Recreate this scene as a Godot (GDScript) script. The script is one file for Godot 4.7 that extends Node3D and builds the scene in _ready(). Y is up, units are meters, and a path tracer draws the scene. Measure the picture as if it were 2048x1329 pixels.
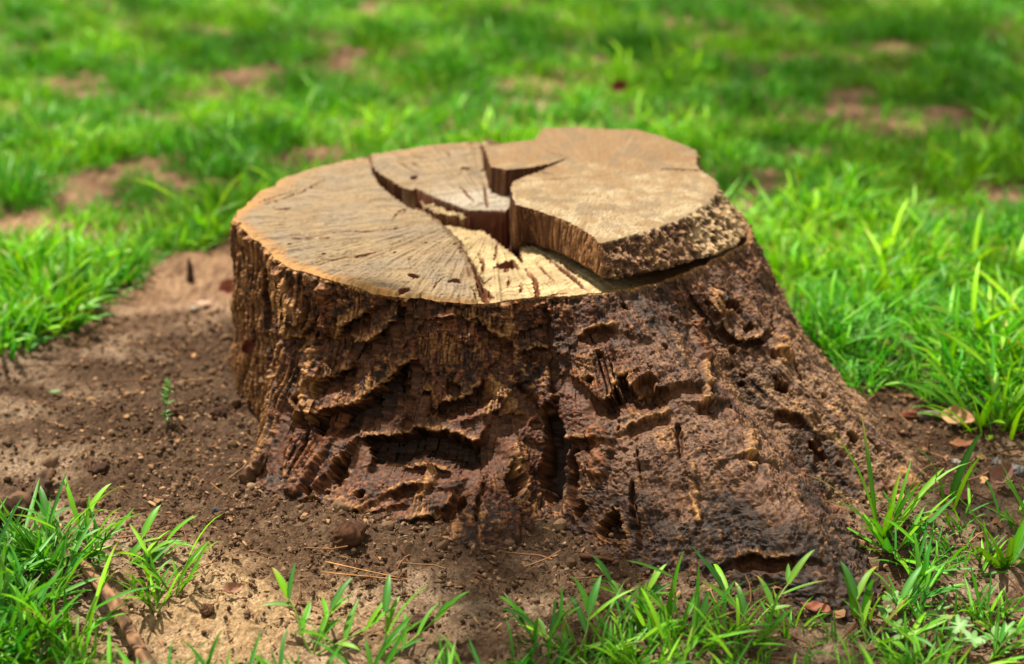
extends Node3D

const EXPOSURE := 2.2
const SUN_ENERGY := 1.6
const SKY_ENERGY := 0.62
const SUN_FROM := Vector3(-0.30, 0.92, -0.36)

const LEDGES := [
	[13, 22, [125.17, 0.275, 124.17, 0.21, 121.83, 0.155, 118.67, 0.11]],
	[14, 26, [123.33, 0.285, 120.67, 0.27, 117.83, 0.24, 115.67, 0.19, 114.0, 0.135, 112.5, 0.085, 111.33, 0.045]],
	[13, 24, [128.33, 0.52, 127.0, 0.49, 125.33, 0.465, 122.5, 0.415, 120.83, 0.385]],
	[19, 42, [127.83, 0.725, 127.83, 0.7, 127.33, 0.67, 125.17, 0.64, 123.33, 0.61, 118.83, 0.56, 116.17, 0.5, 114.33, 0.44, 112.5, 0.385, 110.83, 0.33, 109.17, 0.3, 108.0, 0.305, 106.83, 0.34]],
	[14, 24, [107.5, 0.485, 107.0, 0.445, 106.0, 0.425, 104.83, 0.425, 103.5, 0.49, 101.83, 0.475, 98.83, 0.445, 97.17, 0.42, 96.17, 0.39, 95.33, 0.36]],
	[22, 44, [116.67, 0.715, 116.0, 0.675, 114.83, 0.655, 109.67, 0.645, 108.33, 0.63, 107.33, 0.615, 106.33, 0.595, 104.0, 0.59, 102.0, 0.59, 99.17, 0.6, 97.33, 0.615, 96.33, 0.625, 95.33, 0.615, 94.33, 0.575]],
	[9, 22, [113.5, 0.805, 112.33, 0.78, 111.17, 0.76, 108.67, 0.76, 106.33, 0.755, 103.33, 0.735, 100.17, 0.745, 98.33, 0.72]],
	[15, 26, [76.5, 0.395, 75.33, 0.42, 73.83, 0.41, 72.67, 0.36, 71.67, 0.32, 70.33, 0.31, 70.33, 0.355, 68.83, 0.375, 66.83, 0.36, 64.5, 0.35]],
	[8, 26, [77.0, 0.19, 75.17, 0.155, 73.33, 0.14, 71.33, 0.13, 68.67, 0.145]],
	[14, 17, [42.0, 0.25, 42.17, 0.275, 42.0, 0.305, 41.0, 0.325, 39.0, 0.33, 36.17, 0.31]],
	[7, 14, [62.17, 0.575, 61.0, 0.575, 60.17, 0.595, 59.0, 0.62]],
	[8, 16, [104.33, 0.08, 102.33, 0.065, 99.67, 0.075, 97.0, 0.09]],
	[10, 22, [97.0, 0.085, 94.0, 0.145, 91.5, 0.185, 90.17, 0.18]],
	[9, 16, [63.0, 0.4, 62.17, 0.41, 60.83, 0.41]],
	[11, 20, [141.83, 0.31, 138.17, 0.36, 134.17, 0.335, 132.83, 0.285]],
	[9, 18, [108.17, 0.88, 106.33, 0.84, 104.17, 0.82, 102.33, 0.82]],
	[12, 20, [116.83, 0.99, 114.17, 0.955, 111.17, 0.95, 108.5, 0.93]],
	[12, 22, [104.83, 0.955, 102.17, 0.925, 99.67, 0.895, 98.33, 0.83]],
	[7, 20, [74.0, 0.54, 72.17, 0.505, 69.5, 0.47, 66.33, 0.44]],
	[8, 18, [88.33, 0.265, 84.67, 0.245, 81.17, 0.27]],
	[9, 22, [93.33, 0.515, 89.5, 0.515, 86.5, 0.555]],
	[9, 20, [82.0, 0.655, 79.33, 0.6, 76.83, 0.59]],
	[7, 14, [38.5, 0.385, 36.67, 0.41, 36.67, 0.45]],
	[8, 16, [44.83, 0.635, 43.17, 0.65, 42.67, 0.69]],
	[10, 20, [68.17, 0.95, 66.17, 0.915, 64.5, 0.91, 62.83, 0.885]]]
const GROOVES := [
	[34, 15, [151.83, 0.115, 151.0, 0.33, 149.17, 0.51, 144.5, 0.685]],
	[13, 5, [130.5, 0.285, 132.0, 0.395, 133.5, 0.505, 133.67, 0.57]],
	[12, 5, [140.5, 0.46, 140.0, 0.56, 139.5, 0.635]],
	[8, 4, [134.0, 0.12, 133.17, 0.195, 134.33, 0.305]],
	[11, 7, [82.33, 0.055, 82.33, 0.24, 81.83, 0.395, 81.83, 0.525]],
	[28, 15, [83.33, 0.535, 82.67, 0.66, 83.67, 0.79, 83.67, 0.93]],
	[22, 9, [80.83, 0.66, 81.33, 0.805, 81.33, 0.9]],
	[10, 3.5, [74.5, 0.715, 75.17, 0.805, 75.5, 0.89, 75.83, 0.96]],
	[6, 1.6, [71.83, 0.515, 72.5, 0.575, 73.17, 0.66, 73.5, 0.71]],
	[6, 1.6, [73.33, 0.455, 73.83, 0.5, 74.17, 0.54]],
	[9, 3, [93.83, 0.695, 94.0, 0.76, 94.0, 0.83]],
	[8, 3, [94.5, 0.83, 94.67, 0.91]],
	[9, 4, [66.5, 0.485, 67.33, 0.55, 68.17, 0.605]],
	[8, 3, [44.83, 0.11, 44.5, 0.185, 45.0, 0.255]],
	[9, 4, [28.33, 0.295, 31.5, 0.33, 32.0, 0.355]],
	[8, 4, [34.33, 0.39, 36.17, 0.445, 37.83, 0.52]],
	[10, 6, [42.5, 0.745, 44.0, 0.8, 45.5, 0.86]],
	[8, 4, [160.83, 0.35, 160.33, 0.575, 161.5, 0.76]],
	[7, 3, [127.17, 0.055, 126.83, 0.155, 127.67, 0.24]],
	[9, 4, [99.67, 0.88, 101.17, 0.955, 101.5, 1.0]],
	[8, 4, [116.17, 0.98, 119.17, 0.965, 120.33, 0.99]]]
const BORE_HOLES := [
	[[117.17, 0.83], 9, 17, 20],
	[[120.17, 0.94], 5, 5, 16],
	[[118.17, 0.925], 5, 6, 16],
	[[97.0, 0.86], 5.5, 8, 18],
	[[89.33, 0.805], 11, 18, 20],
	[[78.0, 0.915], 12, 15, 26],
	[[77.17, 0.94], 5, 6, 14],
	[[111.33, 0.08], 7, 10, 18],
	[[73.67, 0.255], 4, 7, 12],
	[[45.5, 0.44], 4, 4, 14],
	[[45.17, 0.485], 4.5, 4.5, 14],
	[[46.5, 0.52], 6, 4.5, 14],
	[[44.0, 0.375], 6, 5, 10],
	[[41.83, 0.535], 5, 5, 14],
	[[41.67, 0.545], 9, 8, 18],
	[[41.5, 0.505], 3, 5, 10],
	[[39.33, 0.76], 7, 8, 16],
	[[38.0, 0.81], 5, 12, 14],
	[[44.17, 0.805], 6, 16, 16],
	[[65.17, 0.065], 4, 7, 12],
	[[55.67, 0.16], 4, 5, 10],
	[[37.5, 0.185], 12, 9, 12],
	[[38.33, 0.285], 9, 6, 10],
	[[13.17, 0.47], 5, 9, 14],
	[[127.17, 0.555], 7, 10, 16],
	[[141.0, 0.56], 8, 9, 18],
	[[128.5, 0.705], 9, 10, 16],
	[[68.33, 0.35], 16, 10, 14],
	[[43.5, 0.7], 7, 5, 10],
	[[76.17, 0.36], 5, 4, 10],
	[[100.83, 0.425], 8, 6, 12],
	[[9.83, 0.38], 6, 6, 10],
	[[37.17, 0.21], 6, 5, 10],
	[[122.33, 0.225], 8, 8, 12],
	[[80.67, 0.905], 9, 8, 14],
	[[43.33, 0.86], 4, 5, 10],
	[[42.33, 0.905], 4, 4, 8],
	[[55.17, 0.29], 5, 4, 9],
	[[111.83, 0.905], 5, 5, 12],
	[[37.17, 0.59], 5, 4, 9],
	[[62.5, 0.21], 4, 4, 9]]
const RIDGES := [
	[7, 9, 2, [47.0, 0.25, 50.5, 0.315, 54.33, 0.34]],
	[6, 5, 1, [54.33, 0.34, 59.17, 0.355, 61.83, 0.4]],
	[4, 5, 1, [67.67, 0.645, 68.5, 0.735, 69.33, 0.83]],
	[5, 10, 1, [91.5, 0.05, 91.17, 0.115, 90.83, 0.17]],
	[5, 9, 1, [93.67, 0.385, 91.33, 0.455, 89.5, 0.485]],
	[6, 8, 1, [103.33, 0.86, 102.67, 0.815, 102.33, 0.76]],
	[7, 14, 2, [77.0, 0.575, 77.17, 0.635, 77.83, 0.705]],
	[6, 11, 1, [89.17, 0.745, 88.67, 0.69]],
	[9, 14, 1, [142.0, 0.095, 139.0, 0.18, 136.17, 0.24]],
	[7, 12, 2, [128.33, 0.085, 127.67, 0.16, 128.17, 0.245]],
	[8, 13, 1, [132.33, 0.37, 129.83, 0.48, 129.33, 0.6, 127.67, 0.645]],
	[9, 13, 2, [122.67, 0.65, 122.17, 0.755, 122.33, 0.855, 122.67, 0.945]],
	[6, 10, 1, [34.17, 0.345, 37.67, 0.435]],
	[5, 10, 1, [39.0, 0.13, 40.5, 0.195]],
	[4, 8, 1, [57.5, 0.57, 61.67, 0.605]],
	[8, 9, 3, [43.0, 0.27, 42.83, 0.355, 38.83, 0.36]],
	[5, 7, 1, [37.17, 0.895, 39.0, 0.99]],
	[7, 14, 0, [102.33, 0.1, 100.0, 0.135, 98.33, 0.165]]]
const RIM := [9.18, 0.2634, 21.20, 0.2488, 38.77, 0.2411, 52.85, 0.2484, 64.27, 0.2464, 81.45, 0.2488, 87.73, 0.2522, 95.50, 0.2712, 105.36, 0.2831, 115.36, 0.2988, 121.59, 0.2959, 129.56, 0.2983, 138.65, 0.2997, 155.47, 0.2891, 165.26, 0.2947, 175.66, 0.3039, 187.59, 0.3027, 202.36, 0.3049, 218.49, 0.3181, 230.57, 0.3133, 240.49, 0.3045, 248.90, 0.3055, 262.53, 0.3076, 279.78, 0.2943, 302.68, 0.3148, 317.98, 0.2988, 336.42, 0.2750, 355.67, 0.2648]
const BASE := [12.20, 0.3785, 24.12, 0.4405, 33.11, 0.4943, 38.17, 0.5113, 43.08, 0.4861, 47.26, 0.4656, 54.66, 0.5394, 60.27, 0.5988, 63.09, 0.5966, 65.08, 0.5624, 69.00, 0.5302, 75.37, 0.4909, 79.38, 0.4395, 81.99, 0.4019, 85.49, 0.3812, 89.45, 0.4200, 93.88, 0.4430, 103.55, 0.4269, 109.75, 0.4144, 117.69, 0.4088, 125.87, 0.4011, 133.10, 0.3835, 142.64, 0.3296, 152.42, 0.3024, 168.69, 0.3059, 180.00, 0.3130, 196.86, 0.3448, 214.99, 0.3662, 233.75, 0.3720, 254.05, 0.3640, 277.91, 0.3635, 301.22, 0.3859, 320.39, 0.3764, 340.02, 0.3511, 356.73, 0.3506]
const PROFILE := [0.00, 1.1500, 35.00, 1.0300, 49.00, 1.4000, 62.00, 1.0000, 80.00, 1.3000, 95.00, 1.9000, 110.00, 2.2000, 125.00, 2.6000, 140.00, 2.2000, 180.00, 1.5000, 270.00, 1.5000]
const TOP_HEIGHT := [0.00, 0.1800, 95.00, 0.1800, 108.00, 0.1860, 125.00, 0.1935, 145.00, 0.1960, 200.00, 0.1960, 225.00, 0.1960, 240.00, 0.2020, 258.00, 0.2060, 266.00, 0.2030, 274.00, 0.1780, 290.00, 0.1780, 330.00, 0.1800]
const LEFT_PLATE := [-0.1737, -0.3247, -0.1677, -0.2747, -0.1495, -0.2244, -0.1286, -0.1671, -0.1085, -0.1083, -0.0913, -0.0708, -0.0749, -0.0266, -0.0629, 0.0159, -0.0507, 0.0801, -0.0417, 0.1405, -0.0334, 0.1926, -0.0231, 0.2391, -0.0282, 0.3634, -0.1870, 0.3634, -0.3568, 0.1571, -0.4202, -0.1919, -0.2988, -0.4453, -0.2087, -0.4453]
const BACK_PLATE := [-0.1733, -0.2962, -0.1648, -0.2598, -0.1375, -0.2131, -0.1221, -0.1875, -0.1115, -0.1846, -0.0894, -0.1541, -0.0645, -0.1260, -0.0506, -0.1122, -0.0303, -0.1085, -0.0059, -0.1085, -0.0067, -0.1018, 0.0034, -0.1515, -0.0145, -0.2860, 0.0508, -0.5441, -0.2115, -0.4838]
const SLIVER := [-0.1069, -0.1765, -0.1017, -0.1382, -0.0882, -0.1227, -0.0640, -0.1062, -0.0448, -0.0912, -0.0506, -0.1100, -0.0646, -0.1279, -0.0882, -0.1658, -0.1011, -0.1846]
const PITS := [
	[0.034, [-0.1130, -0.2143, -0.0904, -0.1762, -0.0650, -0.1419, -0.0510, -0.1245, -0.0068, -0.1213, -0.0067, -0.0805, -0.0417, -0.0824, -0.0570, -0.0960, -0.0742, -0.1086, -0.0915, -0.1181, -0.1043, -0.1406]],
	[0.045, [-0.1694, -0.2777, -0.1523, -0.2507, -0.1379, -0.2200, -0.1224, -0.1771, -0.1033, -0.1384, -0.0998, -0.0985, -0.1115, -0.0985, -0.1328, -0.1470, -0.1537, -0.2046]],
	[0.04, [-0.1029, -0.1621, -0.0894, -0.1491, -0.0646, -0.1235, -0.0425, -0.1248, -0.0470, -0.0935, -0.0741, -0.1028, -0.0918, -0.1235]],
	[0.05, [-0.0440, -0.1222, -0.0302, -0.1159, -0.0168, -0.1382, -0.0048, -0.1545, 0.0013, -0.2080, 0.0060, -0.1545, 0.0070, -0.0308, 0.0107, 0.0371, 0.0020, 0.0065, -0.0161, -0.0414, -0.0350, -0.0940]],
	[0.03, [-0.0749, -0.0752, -0.0662, -0.0632, -0.0574, -0.0454, -0.0511, -0.0209, -0.0594, -0.0278, -0.0692, -0.0542]],
	[0.012, [-0.0192, 0.0615, -0.0138, 0.0426, -0.0044, 0.0344, 0.0012, 0.0261, 0.0051, 0.0453, 0.0059, 0.0588, -0.0020, 0.0588, -0.0058, 0.0722, -0.0082, 0.0588]],
	[0.012, [-0.0394, 0.1137, -0.0331, 0.1213, -0.0237, 0.1413, -0.0190, 0.1609, -0.0264, 0.1682, -0.0327, 0.1463]]]
const CRACKS := [
	[2.6, 32.5, [-0.1116, -0.1875, -0.0894, -0.1541, -0.0645, -0.1260, -0.0506, -0.1111, -0.0303, -0.1085, -0.0059, -0.1085]],
	[2.1, 15.6, [-0.0375, -0.3664, -0.0323, -0.3246, -0.0281, -0.2782, -0.0253, -0.2691]],
	[0.75, 6.5, [-0.0615, -0.2045, -0.0519, -0.1707, -0.0419, -0.1405]],
	[0.75, 6.5, [-0.0327, -0.2218, -0.0308, -0.1651, -0.0274, -0.1191]],
	[0.75, 5.2, [-0.1388, -0.2996, -0.1227, -0.2691, -0.1109, -0.2482]],
	[0.6, 3.9, [-0.0819, -0.3469, -0.0745, -0.3152]],
	[0.6, 3.9, [-0.1227, -0.3058, -0.1092, -0.2691]],
	[1.8, 10.4, [0.0145, 0.0642, 0.0234, 0.1035, 0.0250, 0.1364, 0.0243, 0.1585]],
	[1.65, 10.4, [0.0333, 0.0121, 0.0506, 0.0615, 0.0650, 0.1009, 0.0719, 0.1314]],
	[0.9, 6.5, [0.0258, 0.0371, 0.0332, 0.0695, 0.0404, 0.1009]],
	[0.9, 5.2, [-0.0019, 0.0905, -0.0042, 0.1238]],
	[0.9, 6.5, [-0.0160, -0.0308, -0.0166, -0.0020, -0.0187, 0.0316]],
	[0.9, 5.2, [-0.0197, 0.0905, -0.0272, 0.1112, -0.0364, 0.1112]],
	[0.75, 5.2, [0.0096, 0.1112, 0.0087, 0.1463]],
	[1.05, 6.5, [0.0364, 0.1536, 0.0425, 0.1463, 0.0545, 0.1463]],
	[2.2, 20.8, [-0.0724, -0.0748, -0.0620, -0.0392, -0.0507, 0.0213, -0.0403, 0.0941, -0.0317, 0.1524, -0.0245, 0.1779]],
	[1.05, 6.5, [-0.0351, 0.0037, -0.0296, 0.0480, -0.0306, 0.0853]],
	[1.05, 6.5, [0.0512, 0.0371, 0.0627, 0.0748, 0.0742, 0.1035]],
	[0.9, 5.2, [-0.1988, -0.0016, -0.1511, -0.0074, -0.1196, -0.0191]],
	[0.9, 5.2, [-0.2038, 0.1082, -0.1598, 0.0871, -0.1233, 0.0547]],
	[0.75, 5.2, [-0.2411, 0.0213, -0.2128, 0.0184, -0.1872, 0.0213]],
	[1.2, 6.5, [-0.2630, -0.0966, -0.2549, -0.0985, -0.2469, -0.1023]],
	[0.75, 3.9, [-0.1293, -0.0460, -0.1285, -0.0734, -0.1237, -0.0909, -0.1160, -0.1036]],
	[0.75, 3.9, [-0.1205, -0.0797, -0.1174, -0.0985]],
	[0.75, 3.9, [-0.2849, -0.1241, -0.2754, -0.1437, -0.2619, -0.1603, -0.2441, -0.1874]],
	[0.9, 5.2, [-0.2773, -0.1176, -0.2600, -0.1437, -0.2396, -0.1771, -0.2205, -0.2327]],
	[0.6, 3.9, [-0.0661, 0.1339, -0.0743, 0.1540, -0.0791, 0.1833]],
	[0.6, 3.9, [-0.0506, 0.1785, -0.0515, 0.2024]]]
const BEETLE_HOLES := [
	[[-0.0974, 0.1405], 6, 4, -30],
	[[-0.1046, 0.1831], 4.5, 8, -20],
	[[-0.0570, 0.1455], 6, 4, 30],
	[[-0.2318, 0.0402], 1.6, 2, 0],
	[[-0.1929, 0.0765], 1.6, 2, 0],
	[[-0.1199, 0.0711], 1.3, 1.5, 0],
	[[-0.1043, 0.0942], 1.2, 1.5, 0],
	[[-0.2495, -0.0032], 1, 1.5, 0],
	[[-0.0901, 0.0328], 1, 1.4, 0],
	[[-0.1158, -0.2342], 3.6, 6, 0],
	[[-0.0558, -0.2698], 5, 4, 0],
	[[-0.0341, -0.2618], 3, 3, 0],
	[[-0.2959, -0.0384], 2.2, 3, 0]]
const BLOCK := [
	[-0.0336, -0.2788, -0.0336, -0.2788, 0.170],
	[-0.0247, -0.1799, -0.0247, -0.1799, 0.170],
	[-0.0065, -0.1622, -0.0065, -0.1622, 0.170],
	[0.0213, -0.1765, 0.0213, -0.1765, 0.170],
	[0.0424, -0.1930, 0.0424, -0.1930, 0.170],
	[0.0609, -0.2165, 0.0609, -0.2165, 0.170],
	[0.0670, -0.2254, 0.0670, -0.2254, 0.170],
	[0.0566, -0.1989, 0.0566, -0.1989, 0.170],
	[0.0421, -0.1765, 0.0421, -0.1765, 0.170],
	[0.0280, -0.1531, 0.0280, -0.1531, 0.170],
	[0.0141, -0.1343, 0.0141, -0.1343, 0.170],
	[0.0008, -0.1091, 0.0008, -0.1091, 0.150],
	[-0.0009, -0.0707, -0.0009, -0.0707, 0.150],
	[0.0036, -0.0124, 0.0036, -0.0124, 0.175],
	[0.0180, -0.0001, 0.0199, -0.0153, 0.180],
	[0.0322, 0.0168, 0.0325, 0.0126, 0.184],
	[0.0446, 0.0335, 0.0448, 0.0351, 0.187],
	[0.0567, 0.0534, 0.0566, 0.0660, 0.190],
	[0.0697, 0.0819, 0.0682, 0.0934, 0.191],
	[0.0824, 0.1102, 0.0794, 0.1228, 0.192],
	[0.0863, 0.1335, 0.0892, 0.1467, 0.192],
	[0.1095, 0.1151, 0.1085, 0.1457, 0.192],
	[0.1303, 0.0987, 0.1322, 0.1283, 0.191],
	[0.1521, 0.0723, 0.1565, 0.1085, 0.190],
	[0.1729, 0.0464, 0.1907, 0.0702, 0.188],
	[0.1913, 0.0168, 0.2155, 0.0417, 0.186],
	[0.2085, -0.0124, 0.2408, 0.0012, 0.184],
	[0.2254, -0.0674, 0.2699, -0.1134, 0.172],
	[0.2267, -0.1091, 0.2565, -0.1057, 0.172],
	[0.2211, -0.1412, 0.2503, -0.1480, 0.172],
	[0.2148, -0.1615, 0.2417, -0.1747, 0.172],
	[0.2124, -0.1873, 0.2248, -0.1974, 0.172],
	[0.2195, -0.2526, 0.2285, -0.2659, 0.172],
	[0.2108, -0.2758, 0.2182, -0.2900, 0.172],
	[0.2002, -0.3010, 0.2060, -0.3159, 0.172],
	[0.1776, -0.3431, 0.1809, -0.3587, 0.172],
	[0.1532, -0.3706, 0.1547, -0.3865, 0.172],
	[0.1323, -0.3680, 0.1324, -0.3840, 0.172],
	[0.1098, -0.3697, 0.1085, -0.3856, 0.172],
	[0.0801, -0.3833, 0.0771, -0.3990, 0.172],
	[0.0402, -0.3790, 0.0350, -0.3941, 0.172],
	[0.0331, -0.3456, 0.0268, -0.3603, 0.172],
	[0.0281, -0.3154, 0.0207, -0.3296, 0.172],
	[-0.0014, -0.2970, -0.0014, -0.2970, 0.172]]
const TURF_EDGE := [-0.8108, -0.0811, -0.6093, -0.1833, -0.5752, -0.2661, -0.5279, -0.3652, -0.4697, -0.5896, -0.3984, -0.7307, -0.2417, -0.7856, -0.0179, -0.7856, 0.2704, -0.6777, 0.3464, -0.4616, 0.3402, -0.2950, 0.3643, -0.1311, 0.3977, -0.0101, 0.4572, -0.0178, 0.5003, 0.0348, 0.5404, 0.0849, 0.6983, 0.1657]
const TURF_FRONT_LEFT := [-0.6711, 0.3099, -0.4769, 0.3319, -0.4254, 0.3535, -0.3760, 0.3693, -0.3154, 0.3900, -0.3045, 0.4397, -0.3258, 0.4776, -0.3027, 0.5443, -0.2392, 0.6099, -0.2053, 0.8332, -0.4841, 0.8332]
const TURF_FRONT := [-0.2278, 0.6332, -0.1861, 0.5900, -0.1231, 0.5737, -0.0496, 0.5940, -0.0057, 0.5778, 0.0400, 0.5270, 0.0954, 0.5049, 0.1580, 0.5138, 0.2276, 0.4959, 0.2832, 0.5182, 0.3452, 0.5226, 0.4273, 0.5443, 0.5646, 0.5528, 0.4678, 0.8332, -0.1985, 0.8332]
const TURF_RIGHT := [0.3347, 0.2986, 0.3746, 0.2641, 0.4128, 0.3099, 0.4941, 0.2873, 0.6086, 0.2873, 0.5236, 0.5528, 0.3184, 0.5528, 0.3167, 0.4251]
const BARE_PATCHES := [
	[-0.720, -0.760, 0.055, 0.077],
	[-0.466, -0.990, 0.088, 0.051],
	[-0.798, -1.672, 0.053, 0.047],
	[-0.578, -1.691, 0.068, 0.043],
	[-0.503, -2.136, 0.043, 0.047],
	[-0.882, -2.475, 0.094, 0.055],
	[-0.371, -2.683, 0.073, 0.052],
	[-0.079, -2.728, 0.062, 0.046],
	[0.168, -2.743, 0.049, 0.046],
	[0.475, -2.361, 0.086, 0.079],
	[0.604, -2.068, 0.053, 0.080],
	[0.838, -2.174, 0.077, 0.096],
	[0.726, -2.097, 0.043, 0.087],
	[0.096, -1.798, 0.030, 0.035],
	[-0.009, -1.724, 0.025, 0.029],
	[0.801, -1.540, 0.075, 0.062],
	[0.647, -1.413, 0.054, 0.041],
	[0.374, -0.296, 0.016, 0.059],
	[0.561, -1.982, 0.042, 0.044],
	[-0.080, -1.607, 0.019, 0.023],
	[1.106, -2.374, 0.057, 0.053],
	[-1.008, -2.690, 0.049, 0.038],
	[0.623, -2.580, 0.036, 0.036],
	[0.730, -1.332, 0.053, 0.027]]

const CENTRE := Vector2(0.0, -0.08)
const PITH := Vector2(-0.022, -0.103)

var rng := RandomNumberGenerator.new()
var simple := FastNoiseLite.new()
var fbm := FastNoiseLite.new()
var cell := FastNoiseLite.new()
var turf_edge: PackedVector2Array
var turf_left: PackedVector2Array
var turf_front: PackedVector2Array
var turf_right: PackedVector2Array
var used := {}


func _ready() -> void:
	# --- camera, sky, sun, exposure
	var camera := Camera3D.new()
	camera.name = "camera"
	camera.fov = 20.0
	camera.near = 0.05
	camera.far = 400.0
	var lens := CameraAttributesPhysical.new()
	lens.frustum_focal_length = 68.0
	lens.frustum_focus_distance = 1.72
	lens.exposure_aperture = 4.4
	lens.frustum_near = 0.05
	lens.frustum_far = 400.0
	camera.attributes = lens
	add_child(camera)
	camera.position = Vector3(0, 0.75, 1.93)
	camera.fov = 20.0
	camera.rotation_degrees = Vector3(-19, 0, 0)
	camera.current = true
	var world := WorldEnvironment.new()
	world.name = "world_environment"
	var env := Environment.new()
	env.background_mode = Environment.BG_SKY
	var sky_mat := ProceduralSkyMaterial.new()
	sky_mat.sky_top_color = Color(0.90, 0.885, 0.82)
	sky_mat.sky_horizon_color = Color(0.56, 0.56, 0.52)
	sky_mat.ground_bottom_color = Color(0.16, 0.17, 0.10)
	sky_mat.ground_horizon_color = Color(0.30, 0.34, 0.22)
	var sky := Sky.new()
	sky.sky_material = sky_mat
	env.sky = sky
	env.tonemap_mode = Environment.TONE_MAPPER_LINEAR
	env.tonemap_exposure = EXPOSURE
	env.background_energy_multiplier = SKY_ENERGY
	env.sdfgi_enabled = true
	env.ssao_enabled = true
	env.ssil_enabled = true
	world.environment = env
	add_child(world)
	var sun := DirectionalLight3D.new()
	sun.name = "sun"
	sun.light_energy = SUN_ENERGY
	sun.light_color = Color(1.0, 0.955, 0.88)
	sun.light_angular_distance = 0.53
	sun.shadow_enabled = true
	add_child(sun)
	sun.look_at_from_position(SUN_FROM, Vector3.ZERO, Vector3.UP)

	rng.seed = 71
	simple.noise_type = FastNoiseLite.TYPE_SIMPLEX_SMOOTH
	simple.frequency = 1.0
	simple.fractal_type = FastNoiseLite.FRACTAL_NONE
	simple.seed = 5
	fbm.noise_type = FastNoiseLite.TYPE_SIMPLEX_SMOOTH
	fbm.frequency = 1.0
	fbm.fractal_type = FastNoiseLite.FRACTAL_FBM
	fbm.fractal_octaves = 4
	fbm.seed = 11
	cell.noise_type = FastNoiseLite.TYPE_CELLULAR
	cell.frequency = 1.0
	cell.fractal_type = FastNoiseLite.FRACTAL_NONE
	cell.cellular_return_type = FastNoiseLite.RETURN_DISTANCE
	cell.seed = 3
	turf_edge = outline_of(TURF_EDGE)
	turf_edge.append(Vector2(90, -120))
	turf_edge.append(Vector2(-90, -120))
	turf_left = outline_of(TURF_FRONT_LEFT)
	turf_front = outline_of(TURF_FRONT)
	turf_right = outline_of(TURF_RIGHT)

	build_ground()
	build_stump()
	leaf_mat = painted(0.5, 0.8, 0.4)
	build_canopy()
	build_grass()
	build_litter()
	build_plants()
	build_small_things()


# ------------------------------------------------------------------ helpers

func numbered(called: String) -> String:
	if not used.has(called):
		used[called] = 0
		return called
	used[called] += 1
	return "%s_%03d" % [called, used[called]]


func thing(called: String, label: String, category: String, at := Vector3.ZERO, group := "") -> Node3D:
	var o := Node3D.new()
	o.name = numbered(called)
	o.position = at
	o.set_meta("label", label)
	o.set_meta("category", category)
	if group:
		o.set_meta("group", group)
	add_child(o, true)
	return o


func part(called: String, mesh: Mesh, material: Material, parent: Node3D) -> MeshInstance3D:
	var o := MeshInstance3D.new()
	o.name = called
	o.mesh = mesh
	o.material_override = material
	parent.add_child(o, true)
	return o


func structure(called: String, mesh: Mesh, material: Material, kind := "structure") -> MeshInstance3D:
	var o := part(called, mesh, material, self)
	o.set_meta("kind", kind)
	return o


func painted(rough: float, translucent := 0.0, spec := 0.5) -> StandardMaterial3D:
	var m := StandardMaterial3D.new()
	m.vertex_color_use_as_albedo = true
	m.vertex_color_is_srgb = true
	m.roughness = rough
	m.metallic_specular = spec
	m.cull_mode = BaseMaterial3D.CULL_DISABLED
	if translucent > 0.0:
		m.backlight_enabled = true
		m.backlight = Color(translucent, translucent, translucent * 0.8)
	return m


func grained(m: StandardMaterial3D, tile: float, deep: float, seed_at: int, low: float) -> StandardMaterial3D:
	# fine grain: relief and a slight mottle of the colour, in world space
	var n := FastNoiseLite.new()
	n.seed = seed_at
	n.noise_type = FastNoiseLite.TYPE_SIMPLEX_SMOOTH
	n.frequency = 0.035
	n.fractal_octaves = 5
	n.fractal_gain = 0.62
	var im := n.get_seamless_image(768, 768)
	m.heightmap_enabled = true
	m.heightmap_texture = ImageTexture.create_from_image(im)
	m.heightmap_scale = deep
	var col := Image.create(768, 768, false, Image.FORMAT_RGB8)
	for y in 768:
		for x in 768:
			var t := lerpf(low, 1.0, smoothstep(0.25, 0.75, im.get_pixel(x, y).r))
			col.set_pixel(x, y, Color(t, t, t))
	m.albedo_texture = ImageTexture.create_from_image(col)
	m.uv1_triplanar = true
	m.uv1_world_triplanar = true
	m.uv1_scale = Vector3.ONE / tile
	return m


func outline_of(flat: Array) -> PackedVector2Array:
	var out := PackedVector2Array()
	for k in range(0, flat.size(), 2):
		out.append(Vector2(flat[k], flat[k + 1]))
	return out


func from_arrays(v: PackedVector3Array, c: PackedColorArray, idx: PackedInt32Array) -> ArrayMesh:
	# smooth normals, weighted by area; front faces run clockwise
	var n := PackedVector3Array()
	n.resize(v.size())
	for k in range(0, idx.size(), 3):
		var a := idx[k]
		var b := idx[k + 1]
		var d := idx[k + 2]
		var f := (v[d] - v[a]).cross(v[b] - v[a])
		n[a] += f
		n[b] += f
		n[d] += f
	for k in n.size():
		n[k] = n[k].normalized() if n[k].length_squared() > 1e-20 else Vector3.UP
	var arrays := []
	arrays.resize(Mesh.ARRAY_MAX)
	arrays[Mesh.ARRAY_VERTEX] = v
	arrays[Mesh.ARRAY_NORMAL] = n
	if c.size():
		arrays[Mesh.ARRAY_COLOR] = c
	arrays[Mesh.ARRAY_INDEX] = idx
	var m := ArrayMesh.new()
	m.add_surface_from_arrays(Mesh.PRIMITIVE_TRIANGLES, arrays)
	return m


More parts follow.
